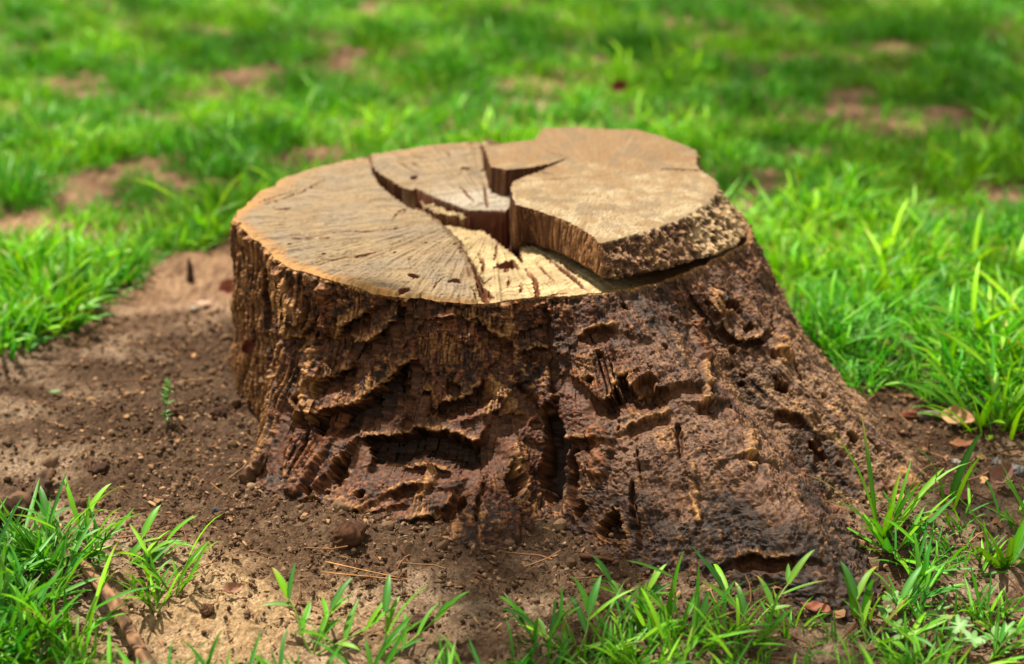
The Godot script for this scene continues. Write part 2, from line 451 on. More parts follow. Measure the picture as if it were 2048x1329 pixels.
func spline(table: Array, deg: float) -> float:
	var n := table.size() / 2
	var i := n - 1
	for k in n:
		if table[2 * k] > deg:
			break
		i = k
	if deg < table[0]:
		i = n - 1
	var j := (i + 1) % n
	var span := fposmod(table[2 * j] - table[2 * i], 360.0)
	var w := fposmod(deg - table[2 * i], 360.0) / span
	return cubic_interpolate(table[2 * i + 1], table[2 * j + 1], table[2 * ((i + n - 1) % n) + 1], table[2 * ((j + 1) % n) + 1], w)


func rim_radius(deg: float) -> float:
	var a := deg_to_rad(deg)
	var q := Vector3(cos(a), 0, sin(a))
	return spline(RIM, fposmod(deg, 360.0)) + 0.0035 * simple.get_noise_3dv(q * 9.0) + 0.0016 * simple.get_noise_3dv(q * 38.0) + 0.0009 * simple.get_noise_3dv(q * 110.0)


func mixc(a: Color, b: Color, t: float) -> Color:
	return a.lerp(b, clampf(t, 0.0, 1.0))


# ------------------------------------------------------------------ ground

func soil_height(x: float, z: float) -> float:
	var h := 0.012 * fbm.get_noise_2d(x * 4.0, z * 4.0) + 0.004 * fbm.get_noise_2d(x * 24.0 + 7.0, z * 24.0)
	var d := Vector2(x, z + 0.02).length()
	h += 0.012 * smoothstep(0.62, 0.36, d) - 0.012
	return h


func spaced(near_lo: float, near_hi: float, step: float, grow: float, far: float) -> PackedFloat32Array:
	var up := PackedFloat32Array()
	var p := near_hi
	var s := step
	while p < far:
		s *= grow
		p += s
		up.append(p)
	var down := PackedFloat32Array()
	p = near_lo
	s = step
	while p > -far:
		s *= grow
		p -= s
		down.append(p)
	down.reverse()
	p = near_lo
	while p < near_hi:
		down.append(p)
		p += step
	down.append_array(up)
	return down


func turf_at(x: float, z: float) -> float:
	# 0 bare soil .. 1 full grass
	var p := Vector2(x, z)
	var j := p + Vector2(simple.get_noise_2d(x * 9.0, z * 9.0), simple.get_noise_2d(x * 9.0 + 40.0, z * 9.0)) * 0.03
	var inside := Geometry2D.is_point_in_polygon(j, turf_edge) or Geometry2D.is_point_in_polygon(j, turf_left)
	var d := 0.0
	if inside:
		d = 1.0 if z < 0.15 else 0.75
	elif Geometry2D.is_point_in_polygon(j, turf_front):
		d = 0.5
	elif Geometry2D.is_point_in_polygon(j, turf_right):
		d = 0.24
	if d == 0.0:
		return 0.0
	for b in BARE_PATCHES:
		var e := Vector2((j.x - b[0]) / b[2], (j.y - b[1]) / b[3]).length()
		if e < 1.25:
			d *= lerpf(0.22 if z < -0.6 else 0.0, 1.0, smoothstep(0.7, 1.25, e))
	if z < -0.3:
		d *= smoothstep(-0.5, -0.16, fbm.get_noise_2d(x * 2.6 + 31.0, z * 1.7))
	return d


func build_ground() -> void:
	var xs := spaced(-0.62, 0.62, 0.0022, 1.045, 150.0)
	var zs := spaced(-0.25, 0.68, 0.0030, 1.045, 150.0)
	var nx := xs.size()
	var nz := zs.size()
	var v := PackedVector3Array()
	var c := PackedColorArray()
	v.resize(nx * nz)
	c.resize(nx * nz)
	var dark_soil := Color(0.32, 0.25, 0.195)
	var brown := Color(0.58, 0.50, 0.42)
	var sand := Color(0.74, 0.63, 0.475)
	var pink := Color(0.64, 0.51, 0.40)
	for j in nz:
		var z := zs[j]
		for i in nx:
			var x := xs[i]
			var far := absf(x) > 3.0 or z < -6.0 or z > 3.0
			var h := soil_height(x, z) if not far else 0.0
			var k := j * nx + i
			if far:
				v[k] = Vector3(x, h, z)
				c[k] = brown
				continue
			var g := fbm.get_noise_2d(x * 55.0, z * 55.0 + 9.0)
			var f := simple.get_noise_2d(x * 190.0, z * 190.0)
			var crumb := 0.0
			if absf(x) < 1.0 and z > -0.7:
				crumb = maxf(0.0, 0.42 - cell.get_noise_2d(x * 95.0 + 3.0 * g, z * 95.0) - 0.9)
				h += 0.0052 * g + 0.0007 * f + 0.0016 * maxf(0.0, simple.get_noise_2d(x * 120.0, z * 120.0 + 5.0))
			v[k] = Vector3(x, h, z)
			var wide := fbm.get_noise_2d(x * 7.0 + 3.0, z * 9.0)
			var col := mixc(dark_soil, brown, 0.55 + 1.3 * wide + 0.5 * g)
			var sandy := smoothstep(0.16, 0.02, Vector2((x + 0.235) * 0.75, (z - 0.46) * 0.55).length() + 0.05 * wide) + 0.5 * smoothstep(0.10, 0.0, Vector2(x - 0.09, (z - 0.45) * 1.3).length()) + 0.35 * smoothstep(0.16, 0.0, Vector2(x + 0.36, z - 0.2).length())
			col = mixc(col, sand, sandy * (0.75 + 0.5 * g))
			col = mixc(col, pink, smoothstep(-0.15, -0.6, z) * 0.85)
			col = mixc(col, dark_soil, 0.85 * smoothstep(0.54, 0.40, Vector2(x * 0.95, z + 0.03).length() + 0.10 * wide))  # soil darker in a ring round the stump
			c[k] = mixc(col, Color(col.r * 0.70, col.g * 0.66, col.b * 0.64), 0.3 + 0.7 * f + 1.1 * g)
	var idx := PackedInt32Array()
	idx.resize((nx - 1) * (nz - 1) * 6)
	var w := 0
	for j in nz - 1:
		for i in nx - 1:
			var a := j * nx + i
			idx[w] = a
			idx[w + 1] = a + 1
			idx[w + 2] = a + nx
			idx[w + 3] = a + 1
			idx[w + 4] = a + nx + 1
			idx[w + 5] = a + nx
			w += 6
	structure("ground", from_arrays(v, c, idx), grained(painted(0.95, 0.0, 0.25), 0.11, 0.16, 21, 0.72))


# ------------------------------------------------------------------ stump

var cols: PackedFloat32Array      # angle of each column of the bark sheet
var rows: PackedFloat32Array      # 0 at the rim, 1 at the soil
var bark_at: PackedVector3Array
var bark_out: PackedVector3Array
var carve: PackedFloat32Array
var lip: PackedFloat32Array
var hang: PackedFloat32Array
var tone: PackedFloat32Array
var tone_kind: PackedInt32Array


func index_near(list: PackedFloat32Array, value: float) -> int:
	return clampi(list.bsearch(value), 0, list.size() - 1)


func on_bark(deg: float, s: float) -> Vector3:
	var d := fposmod(deg, 360.0)
	var r0 := rim_radius(d)
	var r := r0 + (spline(BASE, d) - r0) * pow(s, spline(PROFILE, d))
	return Vector3(CENTRE.x + r * cos(deg_to_rad(d)), spline(TOP_HEIGHT, d) * (1.0 - s), CENTRE.y + r * sin(deg_to_rad(d)))


func bark_points(flat: Array) -> PackedVector3Array:
	var p := PackedVector3Array()
	for k in range(0, flat.size(), 2):
		p.append(on_bark(flat[k], flat[k + 1]))
	return p


# mode 0: ledge, 1: groove, 2: ridge
func stamp_line(flat: Array, depth: float, width: float, mode: int, kind: int) -> void:
	var p := bark_points(flat)
	var pad_s := (width + 0.006) / 0.19
	var pad_d := rad_to_deg((width + 0.006) / 0.27)
	var lo := Vector2(1e9, 1e9)
	var hi := Vector2(-1e9, -1e9)
	for k in range(0, flat.size(), 2):
		var q := Vector2(flat[k], flat[k + 1])
		lo = lo.min(q)
		hi = hi.max(q)
	var i0 := index_near(cols, lo.x - pad_d)
	var i1 := index_near(cols, hi.x + pad_d)
	var j0 := index_near(rows, maxf(0.0, lo.y - pad_s))
	var j1 := index_near(rows, hi.y + pad_s)
	var nc := cols.size()
	for j in range(j0, j1 + 1):
		for i in range(i0, i1 + 1):
			var n := j * nc + i
			var q := bark_at[n]
			var best := 1e9
			var signed := 0.0
			var along := 0.0
			var at_end := 0.0
			for m in p.size() - 1:
				var e := p[m + 1] - p[m]
				var t := (q - p[m]).dot(e) / e.length_squared()
				var tc := clampf(t, 0.0, 1.0)
				var d := q.distance_to(p[m] + e * tc)
				if d < best:
					best = d
					var side := bark_out[n].cross(e).normalized()
					if side.y > 0.0:
						side = -side
					signed = (q - p[m] - e * tc).dot(side)
					along = (m + tc) / (p.size() - 1.0)
					at_end = absf(t - tc) * e.length()
			if best > width + 0.008:
				continue
			var wob := 0.0022 * simple.get_noise_3dv(q * 120.0) + 0.0004 * simple.get_noise_3dv(q * 420.0)
			if mode == 0:
				var s := signed + wob
				var fade := smoothstep(0.0, 0.16, along) * smoothstep(1.0, 0.84, along) * smoothstep(width * 0.6, 0.0, at_end)
				if s < 0.0009 and s > -0.008:
					hang[n] = maxf(hang[n], smoothstep(-0.008, -0.0006, s) * fade * smoothstep(0.008, 0.018, depth))
				if s > 0.0:
					var d := depth * smoothstep(0.0, 0.0032, s) * (1.0 - smoothstep(0.22 * width, width, s)) * (0.35 + 0.65 * fade)
					carve[n] = maxf(carve[n], d)
				elif s > -0.006:
					lip[n] = maxf(lip[n], smoothstep(-0.006, -0.001, s) * fade)
			elif mode == 1:
				var slim := 0.25 + 0.75 * sqrt(sin(PI * clampf(along * 0.92 + 0.04, 0.0, 1.0)))
				var g := depth * (1.0 - smoothstep(0.30, 1.0, (best + 0.8 * wob) / (width * slim))) * smoothstep(0.0, 0.1, along + 0.05) * smoothstep(1.0, 0.9, along - 0.05)
				carve[n] = maxf(carve[n], g)
			else:
				var g := 1.0 - smoothstep(0.55, 1.0, (best + wob) / width)
				carve[n] = minf(carve[n], carve[n] - depth * g) if carve[n] <= 0.0 else carve[n] - depth * g
				if g > tone[n]:
					tone[n] = g
					tone_kind[n] = kind


func stamp_hole(h: Array) -> void:
	var at := on_bark(h[0][0], h[0][1])
	var rx: float = h[1] * (0.00082 if h[0][0] < 75.0 else 0.001)
	var ry: float = h[2] * (0.00082 if h[0][0] < 75.0 else 0.001)
	var reach := maxf(rx, ry) * 1.5
	var i0 := index_near(cols, h[0][0] - rad_to_deg(reach / 0.25))
	var i1 := index_near(cols, h[0][0] + rad_to_deg(reach / 0.25))
	var j0 := index_near(rows, maxf(0.0, h[0][1] - reach / 0.18))
	var j1 := index_near(rows, h[0][1] + reach / 0.18)
	var nc := cols.size()
	var tangent := Vector3(-sin(deg_to_rad(h[0][0])), 0, cos(deg_to_rad(h[0][0])))
	for j in range(j0, j1 + 1):
		for i in range(i0, i1 + 1):
			var n := j * nc + i
			var q := bark_at[n] - at
			var tx := q.dot(tangent)
			var up := sqrt(maxf(0.0, q.length_squared() - tx * tx))
			var rho := Vector2(tx / rx, up / ry).length() + 0.30 * simple.get_noise_3dv(bark_at[n] * 150.0)
			if rho < 1.35:
				carve[n] = maxf(carve[n], h[3] * 0.001 * (1.0 - smoothstep(0.72, 1.08, rho)))
				lip[n] = maxf(lip[n], 0.7 * smoothstep(1.35, 1.1, rho) * smoothstep(0.95, 1.1, rho))


func build_stump() -> void:
	var stump := thing("tree_stump", "large weathered sawn tree stump with termite-eaten sides and a split raised slab on top", "stump", Vector3.ZERO)
	var deg := -25.0
	while deg < 215.0:
		cols.append(deg)
		deg += 0.118 if deg > 28.0 and deg < 84.0 else 0.175
	while deg < 335.0:
		cols.append(deg)
		deg += 2.0
	cols.append(335.0)
	for j in 362:
		rows.append(j / 334.0)
	var nc := cols.size()
	var nr := rows.size()
	bark_at.resize(nc * nr)
	bark_out.resize(nc * nr)
	carve.resize(nc * nr)
	lip.resize(nc * nr)
	hang.resize(nc * nr)
	tone.resize(nc * nr)
	tone_kind.resize(nc * nr)
	for i in nc:
		var d := fposmod(cols[i], 360.0)
		var a := deg_to_rad(d)
		var r0 := rim_radius(d)
		var r1 := spline(BASE, d)
		var hh := spline(TOP_HEIGHT, d)
		var pe := spline(PROFILE, d)
		for j in nr:
			var s := rows[j]
			var r := r0 + (r1 - r0) * pow(s, pe)
			bark_at[j * nc + i] = Vector3(CENTRE.x + r * cos(a), hh * (1.0 - s), CENTRE.y + r * sin(a))
	for j in nr:
		for i in nc:
			var e := bark_at[j * nc + (i + 1 if i < nc - 1 else 1)] - bark_at[j * nc + (i - 1 if i > 0 else nc - 2)]
			var u := bark_at[maxi(j - 1, 0) * nc + i] - bark_at[mini(j + 1, nr - 1) * nc + i]
			bark_out[j * nc + i] = u.cross(e).normalized()
	if bark_out[nc * 100 + index_near(cols, 90.0)].z < 0.0:
		for k in bark_out.size():
			bark_out[k] = -bark_out[k]
	for l in LEDGES:
		stamp_line(l[2], l[0] * 0.00132, l[1] * 0.00118, 0, 0)
	for l in GROOVES:
		stamp_line(l[2], l[0] * 0.001, l[1] * 0.001, 1, 0)
	for l in RIDGES:
		stamp_line(l[3], l[0] * 0.001, l[1] * 0.001, 2, l[2])
	for h in BORE_HOLES:
		stamp_hole(h)
	var v := PackedVector3Array()
	var c := PackedColorArray()
	v.resize(nc * nr)
	c.resize(nc * nr)
	var dark := Color(0.17, 0.10, 0.06)  # tone of the hollows, deepened to stand in for shade in the bark
	var mid := Color(0.45, 0.265, 0.16)
	var tan_ := Color(0.68, 0.50, 0.31)
	var rust := Color(0.47, 0.275, 0.14)
	var grey := Color(0.37, 0.265, 0.205)
	for j in nr:
		var s := rows[j]
		for i in nc:
			var n := j * nc + i
			var q := bark_at[n]
			var out := bark_out[n]
			var dg := cols[i]
			var right := smoothstep(88.0, 68.0, dg)
			var left := smoothstep(124.0, 140.0, dg)
			var middle := (1.0 - right) * (1.0 - left)
			var lump := fbm.get_noise_3dv(q * 26.0)
			var mid_n := fbm.get_noise_3dv(q * 95.0 + Vector3(9, 0, 0))
			var arc := deg_to_rad(dg) * 0.30 + 0.004 * simple.get_noise_2d(dg * 0.12, s * 3.0)
			var run := s * 0.22
			var fib := simple.get_noise_2d(arc * 380.0, run * 26.0)
			var fib2 := simple.get_noise_2d(arc * 105.0, run * 9.0)
			var grain := simple.get_noise_3dv(q * 310.0)
			var speck := simple.get_noise_3dv(q * 165.0 + Vector3(5, 5, 5))
			var crust := absf(simple.get_noise_3dv(q * 210.0))
			# worn layers that break off in steps
			var lay := fbm.get_noise_3d(q.x * 17.0, q.y * 27.0 + 5.0, q.z * 17.0) * 3.2
			var fl := floorf(lay)
			var step_h := fl + smoothstep(0.0, 0.16, lay - fl)
			var edge := smoothstep(0.0, 0.10, lay - fl) * smoothstep(0.30, 0.10, lay - fl)
			var pit := cell.get_noise_3dv(q * 52.0) + 1.0
			var pits := smoothstep(0.34, 0.16, pit) * smoothstep(0.12, 0.4, simple.get_noise_3dv(q * 11.0 + Vector3(0, 4, 8)) + 0.10 * right)
			var fibrous := clampf(maxf(left, smoothstep(0.12, 0.42, simple.get_noise_3dv(q * 15.0 + Vector3(3, 3, 3)))), 0.0, 1.0)
			fibrous *= 1.0 - 0.8 * right
			var open := 1.0 - smoothstep(0.001, 0.006, carve[n])
			fibrous *= open
			fib *= 0.25 + 0.75 * open
			fib2 *= 0.25 + 0.75 * open
			var d := 0.0060 * lump * (1.0 - 0.5 * left) * (1.0 - 0.6 * middle) + (0.0021 - 0.0009 * right - 0.0009 * middle) * mid_n * (1.0 - 0.6 * left) + 0.0034 * step_h * (1.0 - 0.7 * left) * (1.0 - 0.6 * right) * (1.0 - 0.6 * middle)
			d += 0.0014 * fib * fibrous + 0.0048 * fib2 * left + 0.0004 * fib * (1.0 - right) + (0.0006 * grain + 0.0010 * speck) * (1.0 - 0.7 * left - 0.45 * right - 0.3 * middle) - 0.0009 * (0.35 - crust) * right + (0.0007 * fib + 0.0011 * fib2) * right
			d -= 0.005 * pits * (1.0 - 0.75 * right)
			var cv := carve[n]
			if cv > 0.003:
				# the floors of the galleries are smooth, packed earth
				d *= lerpf(1.0, 0.3, smoothstep(0.002, 0.008, cv))
			d -= cv
			d += 0.0014 * lip[n]
			# drying cracks that follow the grain
			var fq := Vector3(q.x * 62.0, q.y * 24.0, q.z * 62.0) + Vector3.ONE * 1.2 * mid_n
			var fiss := smoothstep(0.90, 0.985, 1.0 - absf(simple.get_noise_3dv(fq))) * smoothstep(-0.25, 0.25, lump + 0.3 * speck) * open
			d -= 0.0022 * fiss
			var rim := smoothstep(0.0, 0.018, s)
			d *= rim
			d -= 0.0008 * (1.0 - rim)
			if s > 0.93:
				d += 0.006 * (fbm.get_noise_3dv(q * 40.0)) * smoothstep(0.93, 1.0, s)
			var fall := (Vector3.DOWN + out * out.y).normalized()
			v[n] = q + out * d + fall * 0.0042 * hang[n]
			var col := mixc(dark, mid, 0.48 + 0.95 * mid_n + 0.55 * lump + (0.35 * grain + 0.45 * speck) * (1.0 - 0.45 * right))
			col = mixc(col, Color(0.10, 0.06, 0.04), 0.65 * fiss)
			col = mixc(col, Color(0.38, 0.205, 0.13), 0.55 * smoothstep(0.05, 0.35, simple.get_noise_3dv(q * 18.0 + Vector3(7, 1, 2))))
			col = mixc(col, grey, right * (0.50 + 1.1 * fbm.get_noise_3dv(q * 14.0 + Vector3(1, 8, 1))) * smoothstep(1.02, 0.75, s))
			# the flank: a pale leathery field above, darker wood below, a grey-tan outer face on the far right
			var flank := fbm.get_noise_3d(q.x * 9.0 + 4.0, q.y * 7.0, q.z * 9.0)
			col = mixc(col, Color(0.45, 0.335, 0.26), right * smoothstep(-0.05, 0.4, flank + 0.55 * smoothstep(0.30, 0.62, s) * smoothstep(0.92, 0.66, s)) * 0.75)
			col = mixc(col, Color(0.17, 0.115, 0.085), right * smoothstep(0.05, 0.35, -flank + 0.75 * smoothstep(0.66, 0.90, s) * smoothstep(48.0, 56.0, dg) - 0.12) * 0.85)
			col = mixc(col, Color(0.56, 0.45, 0.34), smoothstep(52.0, 42.0, dg) * smoothstep(0.25, 0.5, s) * (0.45 + 0.6 * fib2 + 0.4 * fib))  # far right face painted paler to stand in for stronger light
			col = mixc(col, Color(0.18, 0.12, 0.09), right * 0.7 * smoothstep(0.42, 0.62, simple.get_noise_2d(arc * 42.0, run * 7.0 + 3.0)))
			col = mixc(col, tan_, right * 0.7 * smoothstep(0.55, 0.72, simple.get_noise_2d(arc * 48.0 + 30.0, run * 8.0)) * (0.6 + 0.6 * grain))
			col = mixc(col, tan_, fibrous * (0.26 + 0.5 * fib2 + 0.5 * fib) * (1.0 - 0.3 * right))
			col = mixc(col, tan_, 0.75 * smoothstep(0.10, 0.42, mid_n + 0.35 * grain) * smoothstep(-0.1, 0.3, simple.get_noise_3dv(q * 9.0 + Vector3(2, 2, 6))) * (1.0 - 0.6 * right))
			col = mixc(col, tan_, 0.55 * edge * smoothstep(-0.2, 0.3, mid_n))
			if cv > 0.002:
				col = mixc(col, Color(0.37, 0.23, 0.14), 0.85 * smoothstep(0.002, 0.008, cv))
				col = mixc(col, dark, 0.8 * smoothstep(0.014, 0.024, cv))  # carved floors painted darker with depth, in place of shade
			col = mixc(col, tan_, 0.95 * lip[n] * (0.70 + 0.6 * grain + 0.5 * mid_n))
			if tone[n] > 0.05:
				var tk := tone_kind[n]
				var tc := tan_ if tk == 1 else rust if tk == 2 else grey if tk == 3 else mid
				col = mixc(col, tc, tone[n] * (0.62 + 0.6 * fib + 0.35 * fib2))
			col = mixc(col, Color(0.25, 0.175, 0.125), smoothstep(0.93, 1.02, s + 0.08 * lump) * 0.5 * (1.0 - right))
			col = mixc(col, Color(0.82, 0.62, 0.36), 0.8 * smoothstep(0.022, 0.0, s + 0.012 * fib))
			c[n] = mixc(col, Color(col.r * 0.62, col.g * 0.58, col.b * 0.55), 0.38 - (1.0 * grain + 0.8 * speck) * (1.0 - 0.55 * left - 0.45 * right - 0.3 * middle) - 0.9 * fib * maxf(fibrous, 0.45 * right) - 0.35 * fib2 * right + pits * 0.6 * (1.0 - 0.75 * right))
	var idx := PackedInt32Array()
	idx.resize((nc - 1) * (nr - 1) * 6)
	var w := 0
	for j in nr - 1:
		for i in nc - 1:
			var a := j * nc + i
			var b := a + 1
			var e := a + nc
			var f := e + 1
			# split each cell along its shorter diagonal
			if v[b].distance_squared_to(v[e]) <= v[a].distance_squared_to(v[f]):
				idx[w] = a
				idx[w + 1] = e
				idx[w + 2] = b
				idx[w + 3] = b
				idx[w + 4] = e
				idx[w + 5] = f
			else:
				idx[w] = a
				idx[w + 1] = e
				idx[w + 2] = f
				idx[w + 3] = a
				idx[w + 4] = f
				idx[w + 5] = b
			w += 6
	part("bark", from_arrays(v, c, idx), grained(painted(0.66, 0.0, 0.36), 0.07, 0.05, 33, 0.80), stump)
	build_cut_face(stump)
	build_slab(stump)


func stamp_polygon(field: PackedFloat32Array, poly: PackedVector2Array, x0: float, z0: float, dx: float, dz: float, nx: int, nz: int, value: float) -> PackedFloat32Array:
	var lo := Vector2(1e9, 1e9)
	var hi := Vector2(-1e9, -1e9)
	for p in poly:
		lo = lo.min(p)
		hi = hi.max(p)
	for j in range(maxi(0, int((lo.y - z0) / dz) - 3), mini(nz, int((hi.y - z0) / dz) + 4)):
		for i in range(maxi(0, int((lo.x - x0) / dx) - 3), mini(nx, int((hi.x - x0) / dx) + 4)):
			var p := Vector2(x0 + i * dx, z0 + j * dz)
			p += 0.0020 * Vector2(simple.get_noise_2d(p.x * 170.0, p.y * 170.0), simple.get_noise_2d(p.x * 170.0, p.y * 170.0 + 90.0))
			if Geometry2D.is_point_in_polygon(p, poly):
				field[j * nx + i] = maxf(field[j * nx + i], value)
	return field


func build_cut_face(stump: Node3D) -> void:
	var x0 := -0.33
	var z0 := -0.42
	var dx := 0.00095
	var dz := 0.0016
	var nx := int(0.64 / dx)
	var nz := int(0.64 / dz)
	var zero := PackedFloat32Array()
	zero.resize(nx * nz)
	var is_left := stamp_polygon(zero.duplicate(), outline_of(LEFT_PLATE), x0, z0, dx, dz, nx, nz, 1.0)
	var is_back := stamp_polygon(zero.duplicate(), outline_of(BACK_PLATE), x0, z0, dx, dz, nx, nz, 1.0)
	var is_sliver := stamp_polygon(zero.duplicate(), outline_of(SLIVER), x0, z0, dx, dz, nx, nz, 1.0)
	var pit := zero.duplicate()
	for p in PITS:
		pit = stamp_polygon(pit, outline_of(p[1]), x0, z0, dx, dz, nx, nz, p[0])
	var crack := zero.duplicate()
	for l in CRACKS:
		var p := outline_of(l[2])
		var hw: float = l[0] * 0.001
		for m in p.size() - 1:
			var e := p[m + 1] - p[m]
			var lo := p[m].min(p[m + 1]) - Vector2(hw, hw) * 3.0
			var hi := p[m].max(p[m + 1]) + Vector2(hw, hw) * 3.0
			for j in range(maxi(0, int((lo.y - z0) / dz) - 1), mini(nz, int((hi.y - z0) / dz) + 2)):
				for i in range(maxi(0, int((lo.x - x0) / dx) - 1), mini(nx, int((hi.x - x0) / dx) + 2)):
					var q := Vector2(x0 + i * dx, z0 + j * dz)
					q.x += 0.0012 * simple.get_noise_2d(q.x * 120.0, q.y * 120.0)
					var t := clampf((q - p[m]).dot(e) / e.length_squared(), 0.0, 1.0)
					var dist := (q - p[m] - e * t).length()
					var along := (m + t) / (p.size() - 1.0)
					var g: float = l[1] * 0.001 * (1.0 - smoothstep(0.6, 1.25, dist / hw)) * (0.25 + 0.75 * sin(PI * clampf(along, 0.06, 0.94)))
					crack[j * nx + i] = maxf(crack[j * nx + i], g)
	for h in BEETLE_HOLES:
		var at := Vector2(h[0][0], h[0][1])
		var reach := maxf(h[1], h[2]) * 0.0013
		for j in range(maxi(0, int((at.y - reach - z0) / dz)), mini(nz, int((at.y + reach - z0) / dz) + 2)):
			for i in range(maxi(0, int((at.x - reach - x0) / dx)), mini(nx, int((at.x + reach - x0) / dx) + 2)):
				var q := (Vector2(x0 + i * dx, z0 + j * dz) - at).rotated(deg_to_rad(h[3]))
				var rho := Vector2(q.x / (h[1] * 0.001), q.y / (h[2] * 0.001)).length()
				crack[j * nx + i] = maxf(crack[j * nx + i], 0.016 * (1.0 - smoothstep(0.8, 1.1, rho)))
	var v := PackedVector3Array()
	var c := PackedColorArray()
	var keep := PackedByteArray()
	v.resize(nx * nz)
	c.resize(nx * nz)
	keep.resize(nx * nz)
	var edge_of := PackedFloat32Array()
	edge_of.resize(nx * nz)
	var plate := outline_of(LEFT_PLATE).slice(2, 12)
	var rims := PackedFloat32Array()
	for k in 1441:
		rims.append(rim_radius(k * 0.25))
	var wood := Color(0.485, 0.415, 0.315)
	var cream := Color(0.66, 0.59, 0.44)
	var grey := Color(0.455, 0.405, 0.34)
	var sap := Color(0.57, 0.41, 0.225)
	var rot_and_shade := Color(0.34, 0.19, 0.12)  # rotten wood brown; also paints shade on the walls of the gaps
	for j in nz:
		for i in nx:
			var n := j * nx + i
			var p := Vector2(x0 + i * dx, z0 + j * dz)
			var rel := p - CENTRE
			var dg := fposmod(rad_to_deg(rel.angle()), 360.0)
			var rim := rims[int(dg * 4.0)] + (rims[int(dg * 4.0) + 1] - rims[int(dg * 4.0)]) * (dg * 4.0 - floorf(dg * 4.0))
			var r := rel.length()
			if r > rim + 0.004:
				keep[n] = 0
				continue
			var snapped := r > rim
			if snapped:
				p = CENTRE + rel * (rim / r)
				r = rim
			keep[n] = 2 if snapped else 1
			var hh := 0.180
			var from_pith := p - PITH
			var ang := from_pith.angle()
			var rp := from_pith.length()
			var bevel := 0.0
			var left := is_left[n] > 0.5
			var back := not left and is_back[n] > 0.5
			if left:
				hh = lerpf(0.1965, 0.183, smoothstep(-0.16, -0.01, p.x) * smoothstep(0.05, 0.19, p.y))
			elif back:
				hh = 0.190 + 0.015 * clampf((-0.1018 - p.y) / 0.2639, 0.0, 1.0)
				pit[n] = 0.0
			elif is_sliver[n] > 0.5:
				hh = 0.186 + 0.004 * simple.get_noise_2d(p.x * 40.0, p.y * 60.0)
			elif p.y < -0.15:
				hh = 0.172
			else:
				# the broken edge of the left plate slopes down to the lower face
				var drop := 1e9
				for m in 9:
					var e := plate[m + 1] - plate[m]
					var t := clampf((p - plate[m]).dot(e) / e.length_squared(), 0.0, 1.0)
					drop = minf(drop, (p - plate[m] - e * t).length())
				bevel = smoothstep(0.019, 0.003, drop + 0.002 * simple.get_noise_2d(p.x * 90.0, p.y * 40.0)) * smoothstep(0.19, 0.12, p.y)
				hh = lerpf(0.176, 0.1945, bevel) - 0.010 * smoothstep(0.02, 0.10, p.x - 0.05) * smoothstep(0.002, 0.014, rim - r)
			var saw := sin((p.y * 0.93 + p.x * 0.32 + 0.006 * simple.get_noise_2d(p.x * 14.0, p.y * 14.0)) * 900.0)
			var swing := 3.2 * simple.get_noise_2d(p.x * 7.0, p.y * 7.0) + 1.6 * simple.get_noise_2d(p.x * 40.0, p.y * 40.0)
			var groove := simple.get_noise_2d((p.y * 0.97 + p.x * (0.22 if left else 0.42)) * 330.0 + swing, p.x * 9.0)
			var ray := simple.get_noise_2d(ang * 75.0 + 0.25 * swing, rp * 13.0)
			var ray2 := simple.get_noise_2d(ang * 26.0 + 7.0, rp * 4.0)
			var grain := simple.get_noise_2d(p.x * 700.0, p.y * 700.0)
			var wide := fbm.get_noise_2d(p.x * 13.0, p.y * 13.0)
			var edge := rim - r
			edge_of[n] = edge
			hh += 0.0009 * ray + 0.0010 * ray2 + 0.0009 * groove + 0.0002 * grain + 0.0006 * wide
			if not left and not back:
				hh += 0.0009 * simple.get_noise_2d(ang * 48.0 + 3.0, rp * 6.0)
			var rim_h := spline_rim_height(dg)
			if edge < 0.004:
				hh = lerpf(rim_h, hh, smoothstep(0.0, 0.004, edge))
			var ring := sin(rp * 2600.0 + 5.0 * wide + 2.0 * simple.get_noise_2d(p.x * 30.0, p.y * 30.0))
			var col := mixc(wood, grey, 0.35 + 1.3 * wide + 0.6 * smoothstep(0.14, 0.03, rp))
			if not left and not back:
				col = mixc(cream, wood, 0.28 + 0.7 * wide)
			if back:
				col = mixc(col, Color(0.60, 0.575, 0.53), 0.75 * smoothstep(0.11, 0.03, Vector2((p.x + 0.035) * 1.2, p.y + 0.13).length()))
			col = mixc(col, Color(col.r * 0.70, col.g * 0.66, col.b * 0.60), 0.26 - 0.32 * ray - 0.28 * ray2 - (1.0 if left else 1.15) * groove - 0.35 * grain + 0.10 * ring)
			col = mixc(col, Color(0.37, 0.295, 0.215), bevel * 0.95)
			col = mixc(col, Color(0.40, 0.29, 0.20), 0.9 * smoothstep(0.10, 0.16, p.x) * smoothstep(-0.25, 0.0, 0.2 + wide))  # kerf ledge painted bark brown, darkened for the shadow of the slab
			var band := 0.016 + 0.010 * simple.get_noise_2d(dg * 0.06, 3.0) + 0.004 * simple.get_noise_2d(p.x * 60.0, p.y * 60.0)
			band *= smoothstep(80.0, 150.0, dg) * 0.85 + 0.12
			col = mixc(col, sap, (0.72 + 0.5 * wide) * smoothstep(band, band * 0.4, edge + 0.004 * grain) * (1.0 - 0.7 * smoothstep(195.0, 225.0, dg)))
			col = mixc(col, Color(0.55, 0.34, 0.17), 0.6 * smoothstep(0.003, 0.0, absf(edge - band)) * smoothstep(100.0, 150.0, dg))
			if is_sliver[n] > 0.5 and not left and not back:
				pit[n] = 0.0
			var down := maxf(pit[n], crack[n])
